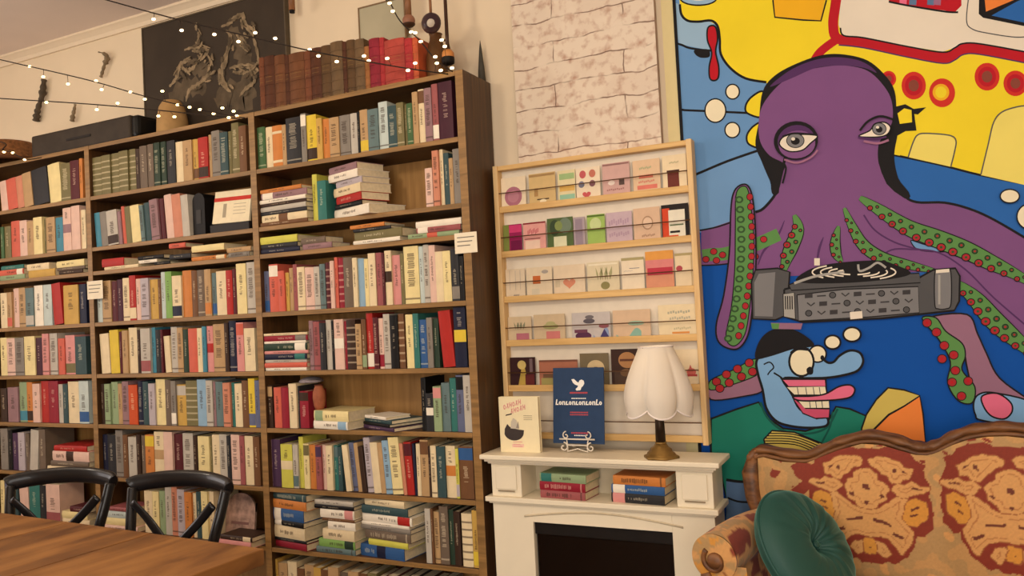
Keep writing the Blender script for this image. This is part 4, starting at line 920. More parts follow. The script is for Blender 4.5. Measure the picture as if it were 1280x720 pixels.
# white script line: looped letter strokes
def script(u0, u1, v, hh, n_):
    for j in range(n_):
        a_ = u0+(u1-u0)*j/n_; s = (u1-u0)/n_; tall = hh*(1.5 if j % 4 == 0 else 1); k_ = j % 3
        if k_ == 0:
            mk([(a_, v), (a_+s*.35, v), (a_+s*.6, v+tall), (a_+s*.25, v+tall)], SWH); mk([(a_+s*.2, v), (a_+s*.95, v), (a_+s*.95, v+hh*.3), (a_+s*.2, v+hh*.3)], SWH)
        elif k_ == 1:
            mk([(a_+s*.45+s*.42*cos(t), v+hh*.5+hh*.5*sin(t)) for t in [2*pi*i/12 for i in range(12)]], SWH); mk([(a_+s*.45+s*.15*cos(t), v+hh*.5+hh*.2*sin(t)) for t in [2*pi*i/8 for i in range(8)]], NV, 2)
        else:
            mk([(a_, v), (a_+s*.3, v), (a_+s*.3, v+hh), (a_, v+hh)], SWH); mk([(a_+s*.6, v), (a_+s*.9, v), (a_+s*.9, v+hh), (a_+s*.6, v+hh)], SWH); mk([(a_, v+hh*.7), (a_+s*.9, v+hh*.7), (a_+s*.9, v+hh), (a_, v+hh)], SWH)
script(.05, .97, .505, .05, 14)
fine(.34, .7, .4, .016, SRD, 12); fine(.34, .7, .37, .016, SRD, 12)
fine(.36, .7, .13, .018, SRD, 11); fine(.42, .66, .1, .014, SWH, 8)
o = q.build('sign', loc=(xa, SY, z0), fix=False); o.rotation_euler = (radians(-7), 0, 0); tag(o, 'navy blue sign with white emblem and script on a white wire easel', 'sign')
WWR = mat('white_painted_wire', (226, 216, 200), .4, var=0)
ez = empty('wire_easel', (xa+w/2, SY, ZM), 0, 'white curly wire easel holding the navy sign on the mantel', 'easel')
def scroll(cx, cz, r, sgn):
    return [(cx+sgn*r*(1-.12*t)*cos(t+pi/2), -.012-.001*t, cz+r*(1-.12*t)*sin(t+pi/2)) for t in [k*.35 for k in range(20)]]
for sgn in (-1, 1):
    q = MB(); q.tube(scroll(sgn*.058, .022, .019, sgn), .0028, WWR, 7); q.build('lower_scroll', ez)
    q = MB(); q.tube(scroll(sgn*.046, .068, .016, -sgn), .0025, WWR, 7); q.build('upper_scroll', ez)
    q = MB(); q.tube([(sgn*.042, -.012, .004), (sgn*.042, -.012, .03), (sgn*.046, -.01, .052)], .0025, WWR, 7); q.tube([(sgn*.03, -.012, .03), (sgn*.03, .075, .003)], .0025, WWR, 7); q.build('leg', ez)
q = MB(); q.tube([(-.075, -.014, .054), (.075, -.014, .054)], .003, WWR, 8); q.tube([(-.042, -.012, .03), (.042, -.012, .03)], .0028, WWR, 8); q.tube([(-.03, .075, .003), (.03, .075, .003)], .0025, WWR, 8); q.build('crossbar', ez)
q = MB(); q.tube([(-.045, -.012, .004), (0, -.012, .016), (.045, -.012, .004)], .0025, WWR, 8); q.build('foot_bow', ez)
# table lamp
LP = onZ(827, 566, ZM); LP.y = 2.938; LP.x = X_at(827, LP.y, ZM); LP.z = ZM
lamp = empty('table_lamp', LP, 0, 'table lamp with scalloped white tulip shade and bronze base on the mantel', 'lamp')
BRZ = mat('aged_bronze', (150, 118, 66), .35, .6, var=.15, scale=20); STEM = mat('dark_bronze_stem', (58, 44, 32), .4, .5, var=.1)
q = MB(); q.lathe([(.068, 0), (.068, .008), (.056, .012), (.053, .02), (.043, .026), (.04, .036), (.03, .042), (.022, .052)], (0, 0, 0), BRZ, 6); q.build('base', lamp)
q = MB(); q.tube([(0, 0, .04), (0, 0, .2)], [.02, .0165], STEM, 8); q.lathe([(.02, .05), (.022, .055), (.02, .06)], (0, 0, 0), BRZ, 16); q.build('stem', lamp)
q = MB(); q.lathe([(.014, .2), (.016, .23), (.013, .24), (.022, .27), (.02, .3), (0, .31)], (0, 0, 0), mat('lamp_bulb_glass', (250, 236, 205), .4, var=0, emit=.3), 16); q.build('bulb', lamp)
SH = bpy.data.materials.new('white_organza_shade'); SH.use_nodes = True; nt = SH.node_tree; nt.nodes.remove(nt.nodes['Principled BSDF'])
df = nt.nodes.new('ShaderNodeBsdfDiffuse'); df.inputs['Color'].default_value = (*lin((244, 238, 228)), 1); tr = nt.nodes.new('ShaderNodeBsdfTranslucent'); tr.inputs['Color'].default_value = (*lin((244, 232, 208)), 1)
ms = nt.nodes.new('ShaderNodeMixShader'); ms.inputs[0].default_value = .3; nt.links.new(df.outputs[0], ms.inputs[1]); nt.links.new(tr.outputs[0], ms.inputs[2]); nt.links.new(ms.outputs[0], nt.nodes['Material Output'].inputs['Surface'])
q = MB(); zt, zbm = .415, .17; pr = []
for i in range(19):
    t = i/18; r = .064+.074*(sin(min(1, t*1.12)*pi/2)**1.1)*(1 if t < .7 else 1-.16*((t-.7)/.3)**1.5); pr.append((r, zt-(zt-zbm)*t))
NP = 6
def smod(r, z, a_, i):
    t = i/18; c_ = abs(cos(a_*NP/2+.4)); puff = 1-.22*(1-c_**.55)*(t**.6)
    return r*puff, z-(.03*c_**.8-.018)*(t**5)
for g in (0, .003): q.lathe([(r-g, z) for r, z in pr], (0, 0, 0), SH, 96, mod=smod, cap=False)
q.build('shade', lamp, fix=False)
FR = mat('white_lace_trim', (236, 226, 220), .8, var=.03)
for zt_i in (0, 18):
    ring = []
    for k in range(97):
        a_ = 2*pi*k/96; r, z = smod(*pr[zt_i], a_, zt_i); ring.append((r*cos(a_), r*sin(a_), z))
    q = MB(); q.tube(ring, .0035 if zt_i else .0025, FR, 6, cap=False); q.build('lower_trim' if zt_i else 'upper_trim', lamp)
q = MB()
for k in range(3): a_ = 2*pi*k/3; q.tube([(0, 0, .305), (.066*cos(a_), .066*sin(a_), zt)], .0015, BRZ, 6)
q.tube([(0, 0, .28), (0, 0, .312)], .004, BRZ, 8); q.build('shade_carrier', lamp)
L = bpy.data.lights.new('lamp_glow', 'POINT'); L.energy = .22; L.color = (1, .82, .58); L.shadow_soft_size = .03
lo = bpy.data.objects.new('lamp_glow', L); COL.objects.link(lo); lo.location = LP+Vector((-.02, 0, .335)); lo.parent = None
# ------------------------------------------------------------------ mural (painted flat on a board fixed to the wall)
def paint(name, rgb, var=.025): return mat('mural_'+name, rgb, .6, var=var, scale=5, spec=.12)
DEEP = paint('deep_blue', (10, 80, 168)); MID = paint('mid_blue', (44, 104, 180)); SKY = paint('sky_blue', (112, 156, 204)); PALE = paint('pale_blue', (150, 184, 212)); SEA = paint('steel_blue', (104, 150, 200))
YEL = paint('yellow', (240, 216, 44)); AMB = paint('amber', (238, 180, 34)); LEM = paint('lemon', (238, 222, 112)); RED = paint('red', (186, 26, 40)); REDO = paint('bright_red', (206, 50, 40))
WHT = paint('off_white', (232, 222, 204)); BLKP = paint('black', (28, 26, 28)); PUR = paint('purple', (126, 82, 134)); PURD = paint('dark_purple', (84, 50, 98)); MAU = paint('mauve', (150, 108, 132)); PURL = paint('light_purple', (160, 108, 138))
GRN = paint('green', (92, 142, 78)); GRD = paint('dark_green', (54, 84, 50)); SUC = paint('sucker_red', (168, 42, 48)); GRYD = paint('dark_grey', (84, 84, 86)); GRYM = paint('mid_grey', (126, 126, 128)); GRYL = paint('light_grey', (166, 164, 158))
TEA = paint('teal', (30, 124, 104)); TEAD = paint('dark_teal', (22, 86, 76)); FACE = paint('face_blue', (126, 172, 216)); FACED = paint('face_shade_blue', (112, 156, 204)); PNK = paint('pink', (228, 112, 144)); PNKD = paint('deep_pink', (206, 84, 116)); ORG = paint('orange', (236, 134, 62)); OLV = paint('straw', (206, 184, 92)); IVO = paint('ivory', (238, 228, 196)); SLT = paint('slate_blue', (92, 120, 156))
mu = MB(); LAY = [0]
MY = YW-.012; EPS = .00002
ORI = {'A': (840, 0), 'B': (840, 220), 'C': (840, 400)}; SC_ = 2.8795
def mp_(p, o, k):
    if o == 'P': x, y = p
    else: x, y = ORI[o][0]+p[0]/SC_, ORI[o][1]+p[1]/SC_
    return onY(x, y, MY-EPS*k)
XL_M = -.7385
XR_M = onY(1345, 300, MY).x
def put(P, o, m_):
    LAY[0] += 1; V3 = [mp_((p[0], p[1]), o, LAY[0]) for p in P]
    for v in V3: v.x = min(XR_M, max(v.x, XL_M))
    mu.poly3(V3, m_)
def shape(o, P, m_, smooth=True, out=0, n=5):
    Q = smooth_path(P, n) if smooth else [Vector((*p, 0)) for p in P]
    put(Q, o, m_)
    if out: line(o, list(P)+[P[0]] if not smooth else P, out, BLKP, closed=smooth, n=n, straight=not smooth)
def line(o, P, w, m_, closed=False, n=5, straight=False, taper=False):
    if straight:
        Q = [Vector((*p, 0)) for p in P]; closed = False
    else: Q = smooth_path(P, n, closed)
    if closed: Q = Q+[Q[0]]
    N = len(Q); L, R_ = [], []
    for i, p in enumerate(Q):
        if closed and i in (0, N-1): t = (Q[1]-Q[N-2])
        else: t = (Q[min(i+1, N-1)]-Q[max(i-1, 0)])
        t = t.normalized(); nn = Vector((-t.y, t.x, 0)); f = w/2*(sin(pi*(.08+.84*i/(N-1))) if taper else 1)
        L.append(p+nn*f); R_.append(p-nn*f)
    LAY[0] += 1
    V3 = [mp_((p.x, p.y), o, LAY[0]) for p in L+R_]
    for v in V3: v.x = min(XR_M, max(v.x, XL_M))
    mu.add(V3, [(i, i+1, N+i+1, N+i) for i in range(N-1)], m_)
def disc(o, c, rx, ry, m_, out=0, rot=0, n=26):
    P = [(c[0]+rx*cos(t)*cos(rot)-ry*sin(t)*sin(rot), c[1]+rx*cos(t)*sin(rot)+ry*sin(t)*cos(rot)) for t in [2*pi*k/n for k in range(n)]]
    if out:
        O = [(c[0]+(rx+out)*cos(t)*cos(rot)-(ry+out)*sin(t)*sin(rot), c[1]+(rx+out)*cos(t)*sin(rot)+(ry+out)*sin(t)*cos(rot)) for t in [2*pi*k/n for k in range(n)]]
        put(O, o, BLKP)
    put(P, o, m_)
mu.box((XL_M, MY, .001), (XR_M, YW-.003, 2.98), DEEP)
mu.box((XL_M-.012, MY-.004, .001), (XL_M, YW-.003, 2.98), BLKP)
# sky and water patches
shape('A', [(-30, -60), (180, 60), (340, 300), (330, 560), (90, 630), (-30, 680)], SEA, False)
shape('A', [(-30, 20), (150, 60), (140, 182), (25, 158), (-30, 150)], PALE, False)
shape('A', [(-30, 394), (30, 395), (300, 405), (330, 540), (88, 628), (40, 645), (-30, 670)], PALE, False)
shape('A', [(-30, 670), (90, 628), (310, 540), (400, 600), (420, 740), (240, 820), (-30, 850)], SKY, False)
line('A', [(-20, 150), (30, 160), (60, 172), (110, 180), (140, 182)], 8, BLKP)
line('A', [(-20, 394), (30, 396), (130, 400), (300, 408)], 8, BLKP)
line('A', [(-20, 665), (40, 643), (90, 626), (200, 580), (330, 535)], 9, BLKP)
shape('A', [(790, 555), (1000, 600), (1300, 670), (1300, 1100), (760, 1000)], MID, False)
shape('A', [(82, 180), (130, 178), (135, 204), (105, 208), (84, 196)], BLKP)
# yellow hull
hull = [(28, 25), (42, 62), (70, 78), (130, 74), (160, 90), (172, 130), (176, 195), (210, 245), (265, 282), (330, 296), (420, 330), (700, 520), (800, 556), (960, 592), (1110, 630), (1420, 700), (1420, -160), (20, -160)]
shape('A', hull, YEL, False)
line('A', [(28, 15), (34, 52), (56, 74), (95, 78), (140, 74), (164, 94), (172, 140), (176, 195), (210, 245), (265, 282), (340, 296)], 9, BLKP)
line('A', [(790, 556), (960, 592), (1110, 630), (1300, 668)], 8, BLKP)
disc('A', (95, -6), 62, 22, PALE, 6); disc('A', (95, -12), 40, 14, WHT)
shape('A', [(360, -40), (556, -40), (538, 74), (372, 62)], AMB, False); line('A', [(362, -10), (370, 62), (470, 72), (536, 75), (556, 0)], 6, BLKP, straight=True)
# white cabin with red band
cab = [(622, -160), (604, 20), (600, 90), (616, 128), (690, 136), (850, 166), (975, 186), (1020, 170), (1045, 158), (1110, 158), (1420, 205), (1420, -160)]
shape('A', cab, WHT, False)
line('A', [(600, -60), (588, 20), (580, 90), (598, 140), (690, 152), (850, 186), (975, 208), (1018, 194), (1046, 176), (1110, 178), (1300, 212)], 36, RED)
line('A', [(596, 140), (556, 168), (526, 196), (500, 240)], 30, RED)
line('A', [(606, 100), (618, 128), (690, 136), (850, 168), (975, 188), (1018, 172), (1046, 157), (1110, 158), (1300, 192)], 6, BLKP)
line('A', [(600, 162), (690, 172), (850, 206), (975, 228), (1018, 216), (1050, 196), (1110, 196), (1300, 232)], 5, PURD)
shape('A', [(776, -50), (1040, -50), (1042, 20), (1016, 46), (985, 38), (800, 14), (778, 0)], RED, False)
for x_, c_ in ((835, PNK), (870, SLT), (935, SLT), (958, PURL)): line('A', [(x_, -40), (x_-4, 18)], 26, c_, straight=True)
line('A', [(780, 6), (860, 22), (985, 42), (1030, 44)], 7, BLKP)
shape('A', [(1060, -60), (1058, 60), (1075, 100), (1130, 118), (1240, 134), (1300, 130), (1300, -60)], WHT)
line('A', [(1072, -40), (1060, 70), (1080, 104), (1140, 120), (1240, 134), (1300, 128)], 4, GRYD)
shape('A', [(1106, -60), (1420, -60), (1420, 120), (1267, 94), (1120, 64), (1104, 50)], BLKP, False)
shape('A', [(1120, -60), (1250, -60), (1230, 0), (1130, 42)], ORG, False); shape('A', [(1150, 56), (1240, 6), (1420, -60), (1420, 110), (1262, 80)], MID, False)
for c_, rx, ry in (((780, 284), 27, 29), ((870, 308), 44, 50), ((1134, 276), 45, 50), ((1236, 300), 43, 46), ((1340, 330), 45, 46)):
    disc('A', c_, rx, ry, REDO); disc('A', c_, rx*.72, ry*.72, RED); disc('A', c_, rx*.42, ry*.42, paint('porthole_brown', (136, 70, 56)))
disc('A', (972, 334), 47, 52, REDO); disc('A', (968, 332), 30, 30, AMB); disc('A', (968, 332), 20, 21, YEL)
shape('A', [(852, 566), (868, 515), (884, 486), (910, 480), (1000, 488), (1022, 508), (1014, 560), (1002, 600)], LEM, False); line('A', [(850, 566), (868, 512), (884, 486), (915, 480), (998, 487), (1022, 506), (1016, 550), (1004, 598)], 5, GRYD)
shape('A', [(1112, 630), (1138, 520), (1158, 440), (1190, 402), (1260, 382), (1420, 380), (1420, 700)], LEM, False); line('A', [(1112, 628), (1138, 520), (1158, 440), (1190, 402), (1255, 382), (1320, 380)], 5, GRYD)
# black clasp at the right of the head
shape('A', [(800, 385), (840, 375), (870, 392), (915, 386), (885, 412), (872, 410), (880, 470), (840, 472), (790, 500), (780, 430)], BLKP, False)
shape('A', [(812, 408), (836, 390), (862, 396), (864, 440), (820, 446)], YEL, False); shape('A', [(806, 512), (836, 482), (870, 480), (846, 520), (820, 560), (800, 556)], YEL, False)
# yellow nubs left of the head
shape('A', [(330, 332), (290, 346), (266, 378), (272, 408), (330, 418)], YEL, True, 7); shape('A', [(330, 444), (296, 452), (270, 486), (278, 520), (330, 528)], YEL, True, 7)
# red paddle
shape('A', [(128, 104), (142, 92), (158, 100), (164, 140), (157, 186), (168, 240), (166, 280), (150, 290), (136, 280), (134, 240), (143, 190), (128, 146)], RED, True, 6)
for c_, rx, ry in (((218, 330), 22, 24), ((156, 398), 35, 40), ((217, 468), 24, 25)): disc('A', c_, rx, ry, IVO, 5)
# octopus: dark edge, head and mantle
shape('A', [(390, 720), (352, 650), (322, 580), (300, 520), (312, 440), (326, 330), (370, 272), (450, 228), (540, 198), (620, 196), (705, 218), (768, 272), (802, 330), (808, 420), (812, 480), (800, 560), (814, 640), (850, 720), (640, 760)], BLKP)
head = [(392, 700), (398, 630), (404, 590), (352, 560), (318, 510), (312, 440), (330, 372), (396, 296), (478, 256), (566, 238), (640, 238), (706, 256), (758, 304), (790, 362), (792, 440), (758, 490), (742, 530), (744, 590), (768, 660), (820, 720), (820, 800), (392, 800)]
shape('A', head, PUR)
shape('A', [(352, 312), (420, 256), (500, 220), (580, 206), (660, 214), (710, 236), (736, 262), (690, 244), (610, 236), (520, 244), (430, 282)], PURD)
# body and arms
body = [(385, 60), (330, 115), (250, 150), (105, 198), (105, 320), (185, 318), (240, 320), (300, 345), (420, 360), (700, 350), (940, 345), (1000, 335), (1045, 390), (1150, 510), (1300, 680), (1420, 800), (1420, 270), (1267, 225), (1150, 155), (1060, 115), (980, 97), (880, 97), (836, 80), (800, 56), (772, 28), (754, -12), (744, -45), (392, -20)]
shape('B', body, PUR, False)
line('B', [(780, -60), (800, 0), (832, 66), (880, 94), (980, 96), (1070, 118), (1160, 158), (1300, 240)], 9, BLKP)
line('B', [(410, -80), (392, 0), (374, 62), (330, 116), (300, 130)], 10, BLKP)
line('B', [(100, 196), (160, 184), (220, 164)], 6, BLKP); line('B', [(104, 322), (160, 320), (200, 316)], 5, BLKP)
shape('B', [(860, 232), (900, 244), (985, 270), (930, 272), (880, 262)], SKY, True, 4)
line('B', [(690, 140), (730, 195), (800, 238), (880, 262), (930, 270)], 6, PURD); line('B', [(740, 300), (790, 266), (860, 264), (960, 276), (1060, 340), (1160, 440), (1300, 560)], 6, PURD)
for P_ in ([(405, 160), (380, 215), (330, 270), (310, 320)], [(545, 220), (530, 262), (520, 320)]): line('B', P_, 9, PURD, taper=True)
shape('B', [(1040, 385), (1120, 470), (1200, 560), (1300, 640), (1300, 800), (1180, 650), (1090, 520)], DEEP)
def band(o, P, w, side=-1, suck=1, step=34, r=10, taper=True):
    line(o, P, w+8, BLKP, taper=taper); line(o, P, w, GRN, taper=taper)
    Q = smooth_path(P, 12, False); acc = 0; flip = 1
    for i in range(2, len(Q)-2):
        acc += (Q[i]-Q[i-1]).length
        if acc > step:
            acc = 0; t = (Q[i+1]-Q[i-1]).normalized(); nn = Vector((-t.y, t.x, 0)); f = sin(pi*(.08+.84*i/(len(Q)-1))) if taper else 1
            c = Q[i]+nn*w*.38*f*side; disc(o, (c.x, c.y), r*f+1, r*.85*f+1, SUC, 3.5, n=14); disc(o, (c.x, c.y), r*.42*f, r*.36*f, GRD if suck else RED, n=10)
            c = Q[i]-nn*w*.16*f*side+t*step*.45; disc(o, (c.x, c.y), r*.72*f, r*.62*f, GRD, 2.5, n=12); disc(o, (c.x, c.y), r*.34*f, r*.3*f, SUC, n=10)
line('B', [(110, 288), (150, 282), (190, 280), (280, 255), (330, 235), (385, 210)], 46, GRN, taper=False)
for x_, y_ in ((122, 300), (150, 272), (160, 304), (182, 284), (300, 290), (330, 228)): disc('B', (x_, y_), 11, 10, SUC, 2.5, n=14)
band('B', [(440, 140), (455, 190), (432, 250), (412, 300), (400, 350)], 46, 1, step=36)
band('B', [(600, 180), (588, 235), (592, 280), (612, 310)], 34, 1, step=30, r=5)
band('B', [(620, 115), (648, 180), (690, 250), (760, 296), (860, 322), (960, 345)], 40, 1, step=36, r=7)
band('B', [(676, 78), (740, 118), (850, 186), (960, 228), (1060, 268), (1150, 312), (1230, 350), (1340, 410)], 62, 1, step=44, r=13)
band('B', [(1020, 380), (1090, 440), (1160, 520), (1240, 590), (1340, 670)], 66, 1, step=42, r=14)
# left upright arm
shape('B', [(212, 120), (222, 60), (244, 34), (272, 34), (290, 80), (300, 190), (302, 320), (290, 470), (274, 570), (240, 620), (196, 618), (164, 590), (160, 530), (186, 430), (206, 280)], PUR, True, 6)
shape('B', [(232, 60), (268, 40), (284, 110), (294, 220), (292, 340), (280, 470), (262, 570), (224, 612), (194, 580), (214, 470), (226, 330), (228, 180)], GRN, True, 4)
for k in range(15):
    t = k/14; x_ = 280+14*sin(pi*t)-40*t*t; y_ = 75+500*t
    disc('B', (x_, y_), 10, 11, SUC, 2.5, n=14); disc('B', (x_-38, y_+10), 15, 13, GRD, n=14); disc('B', (x_-38, y_+10), 8, 7, GRN, n=12)
# lower right arm
shape('C', [(930, -10), (1062, -20), (1100, 50), (1132, 120), (1180, 210), (1300, 300), (1300, 330), (1200, 285), (1110, 300), (1080, 250), (1062, 170), (1040, 90), (960, 30)], MAU, True, 6)
shape('C', [(900, -5), (950, -8), (985, 40), (1044, 84), (1056, 130), (1044, 180), (1090, 240), (1080, 298), (1030, 290), (992, 226), (1002, 150), (960, 70)], GRN, True, 5)
for c_ in ((918, 10), (952, 44), (980, 92), (972, 140), (1014, 126), (1020, 182), (1008, 224), (1066, 220), (1042, 274)): disc('C', c_, 15, 14, SUC, 3, n=14); disc('C', c_, 6, 6, RED, n=10)
shape('C', [(1086, 300), (1104, 268), (1160, 262), (1300, 300), (1300, 380), (1120, 362), (1092, 340)], FACE, True, 6)
shape('C', [(1116, 274), (1170, 264), (1218, 296), (1224, 330), (1196, 356), (1150, 346), (1122, 312)], PNK, True, 6)
# left lower arm behind the reader
shape('C', [(140, 226), (220, 190), (310, 170), (330, 250), (250, 276), (140, 286)], MAU, True, 5)
shape('C', [(140, 216), (220, 180), (300, 140), (312, 192), (220, 232), (140, 252)], GRN, True, 4)
for c_ in ((160, 222), (196, 196), (236, 176), (278, 154), (290, 186), (250, 204), (206, 226), (172, 246)): disc('C', c_, 14, 13, SUC, 3, n=14)
# deck held by the octopus
shape('B', [(286, 380), (300, 338), (380, 332), (424, 346), (412, 500), (372, 518), (290, 514)], GRYD, False, 6); shape('B', [(296, 384), (312, 352), (372, 346), (362, 506), (298, 504)], GRYM, False)
shape('B', [(404, 408), (520, 380), (700, 370), (890, 366), (940, 338), (1020, 332), (1036, 360), (1034, 450), (1016, 484), (760, 512), (470, 526), (404, 506)], GRYD, False, 7)
shape('B', [(450, 428), (620, 408), (886, 398), (890, 492), (700, 508), (456, 522)], GRYM, False, 4)
shape('B', [(400, 424), (440, 420), (444, 514), (402, 506)], GRYL, False, 3)
for j in range(4): line('B', [(408+8*j, 432), (409+8*j, 480)], 4, BLKP, straight=True)
shape('B', [(420, 392), (470, 372), (890, 350), (894, 384), (620, 400), (430, 412)], GRYD, False, 4)
shape('B', [(448, 380), (500, 334), (600, 312), (740, 304), (800, 318), (860, 350), (780, 372), (600, 386)], BLKP)
for k_, (rx, ry) in enumerate(((150, 30), (120, 23), (90, 16), (58, 9))):
    for a0, a1 in ((-.5+.2*k_, .9+.15*k_), (2.4-.2*k_, 4.0)):
        line('B', [(655+rx*cos(a0+(a1-a0)*i/6), 346+ry*sin(a0+(a1-a0)*i/6)) for i in range(7)], 5, WHT)
line('B', [(440, 386), (520, 360), (620, 345)], 9, GRYL); line('B', [(670, 318), (676, 342), (710, 330), (740, 312), (770, 330)], 8, GRYL); shape('B', [(512, 296), (532, 296), (532, 322), (512, 322)], WHT, False)
INKG = paint('ink_grey', (62, 60, 62))
for r_, y0 in enumerate((432, 462, 494)):
    for j in range(9):
        x_ = 478+44*j+(8*r_ % 14); y_ = y0-1.6*j
        if (j*5+r_*3) % 4 == 0: shape('B', [(x_, y_-8), (x_+28, y_-10), (x_+28, y_+6), (x_, y_+8)], INKG, False)
        elif (j*5+r_*3) % 4 == 1: line('B', [(x_, y_+2), (x_+32, y_)], 5, INKG, straight=True)
        elif (j*5+r_*3) % 4 == 2: disc('B', (x_+12, y_), 10, 9, GRYD, 3, n=14)
        else: line('B', [(x_, y_-6), (x_+14, y_+5), (x_+28, y_-6)], 5, INKG, straight=True)
shape('B', [(640, 490), (684, 486), (686, 512), (642, 516)], WHT, False); 
shape('B', [(946, 352), (960, 338), (990, 336), (1004, 350), (1004, 460), (985, 478), (958, 478), (946, 462)], GRYM, True, 4); line('B', [(962, 356), (962, 462)], 8, GRYL, straight=True); shape('B', [(950, 338), (998, 334), (998, 346), (950, 350)], WHT, False)
# eyes of the octopus
disc('A', (446, 506), 80, 70, BLKP, rot=-.15); disc('A', (448, 508), 68, 58, PURD, rot=-.15); disc('A', (450, 520), 66, 50, PUR, rot=-.15)
shape('A', [(386, 516), (402, 492), (440, 484), (522, 488), (498, 516), (470, 540), (430, 546), (402, 536)], WHT, True, 5)
disc('A', (444, 506), 30, 24, GRYM, 3); disc('A', (444, 508), 16, 13, BLKP); disc('A', (436, 500), 7, 6, WHT)
line('A', [(398, 492), (440, 480), (524, 486)], 7, BLKP); line('A', [(404, 574), (450, 586), (500, 566), (524, 540)], 7, PURL)
line('A', [(404, 590), (410, 610), (398, 660)], 7, BLKP)
line('A', [(676, 470), (706, 436), (750, 418), (796, 430)], 8, BLKP)
shape('A', [(672, 490), (712, 470), (730, 446), (764, 440), (786, 456), (780, 478), (760, 490), (720, 494)], WHT, True, 5)
disc('A', (746, 464), 23, 20, GRYM, 3); disc('A', (746, 466), 12, 11, BLKP); disc('A', (740, 458), 6, 5, WHT)
line('A', [(670, 494), (730, 500), (772, 492)], 6, PURD); line('A', [(690, 508), (740, 516), (780, 504)], 8, PURL)
disc('A', (1216, 706), 32, 22, IVO, 5); disc('B', (1290, 146), 46, 44, IVO, 5)
# reader in the green jumper
shape('C', [(140, 356), (230, 322), (312, 296), (350, 356), (400, 390), (480, 400), (556, 376), (590, 312), (640, 320), (700, 346), (690, 420), (640, 700), (195, 640), (170, 520), (140, 480)], TEA, False, 7)
line('C', [(318, 296), (344, 352), (400, 398), (480, 410), (556, 388), (596, 320)], 8, TEAD); line('C', [(578, 330), (570, 380), (540, 440)], 7, TEAD)
shape('C', [(195, 578), (340, 596), (340, 900), (195, 900)], SLT, False); line('C', [(195, 575), (250, 582), (340, 580)], 10, BLKP); line('C', [(200, 640), (250, 655), (340, 652)], 7, BLKP)
face = [(304, 150), (330, 126), (430, 100), (480, 92), (520, 100), (552, 148), (580, 152), (604, 128), (640, 110), (676, 118), (688, 150), (668, 182), (620, 198), (556, 208), (470, 210), (400, 212), (430, 262), (460, 320), (520, 350), (558, 352), (556, 380), (500, 388), (430, 382), (376, 364), (340, 318), (326, 250), (310, 196)]
shape('C', face, FACE, True, 9)
line('C', [(330, 160), (352, 152), (366, 170), (352, 186), (344, 198)], 5, BLKP); line('C', [(366, 190), (392, 206), (400, 216)], 6, BLKP)
shape('C', [(300, 138), (312, 80), (350, 40), (410, 28), (470, 50), (512, 92), (440, 104), (350, 132)], BLKP)
shape('C', [(356, 10), (470, 12), (464, 34), (360, 32)], MAU, False); shape('C', [(356, 12), (386, 12), (384, 32), (360, 32)], GRN, False)
disc('C', (524, 122), 28, 27, IVO, 6); disc('C', (466, 150), 40, 48, IVO, 8); shape('C', [(484, 178), (496, 168), (508, 176), (506, 194), (490, 196)], BLKP); disc('C', (541, 136), 7, 9, BLKP)
line('C', [(428, 120), (452, 104), (492, 106)], 11, BLKP)
shape('C', [(388, 208), (470, 214), (556, 210), (558, 250), (566, 290), (570, 350), (520, 358), (470, 338), (440, 290), (412, 244)], BLKP, False)
shape('C', [(400, 216), (550, 216), (552, 238), (420, 238)], PNK, False)
shape('C', [(414, 242), (551, 240), (556, 268), (440, 268)], IVO, False)
for x_ in (455, 485, 512, 534): line('C', [(x_-4, 242), (x_, 268)], 3, GRYD, straight=True)
shape('C', [(456, 292), (564, 290), (566, 316), (476, 316)], IVO, False)
for x_ in (498, 520, 542): line('C', [(x_-3, 292), (x_, 316)], 3, GRYD, straight=True)
shape('C', [(438, 284), (462, 302), (480, 320), (566, 322), (564, 350), (516, 352), (472, 334)], PNKD, False)
shape('C', [(436, 276), (500, 274), (552, 266), (600, 240), (640, 234), (658, 250), (644, 276), (600, 286), (540, 290), (460, 290)], PNK, True, 6)
for c_, rx, ry in (((578, 80), 25, 21), ((648, 52), 28, 22)): disc('C', c_, rx, ry, IVO, 7)
shape('C', [(682, 392), (700, 340), (736, 286), (778, 244), (836, 252), (892, 272), (836, 310), (780, 340), (730, 390), (690, 420)], OLV, False, 6)
shape('C', [(728, 394), (780, 342), (836, 310), (892, 274), (904, 340), (912, 440), (760, 440)], ORG, False, 6)
shape('C', [(330, 430), (360, 398), (440, 404), (540, 444), (500, 500), (340, 460)], OLV, False, 6)
for j in range(5): line('C', [(346-4*j, 408+9*j), (440, 412+9*j), (530-2*j, 444+9*j)], 4, BLKP)
o = mu.build('mural', fix=False); tag(o, 'big colourful mural of a purple octopus with a mixing deck, right of the card rack', 'mural')

# ------------------------------------------------------------------ sofa
TH_ = radians(-12); US = Vector((cos(TH_), sin(TH_), 0)); VS = Vector((sin(TH_), -cos(TH_), 0)); OS = Vector((-.49537, 3.0743, 0))
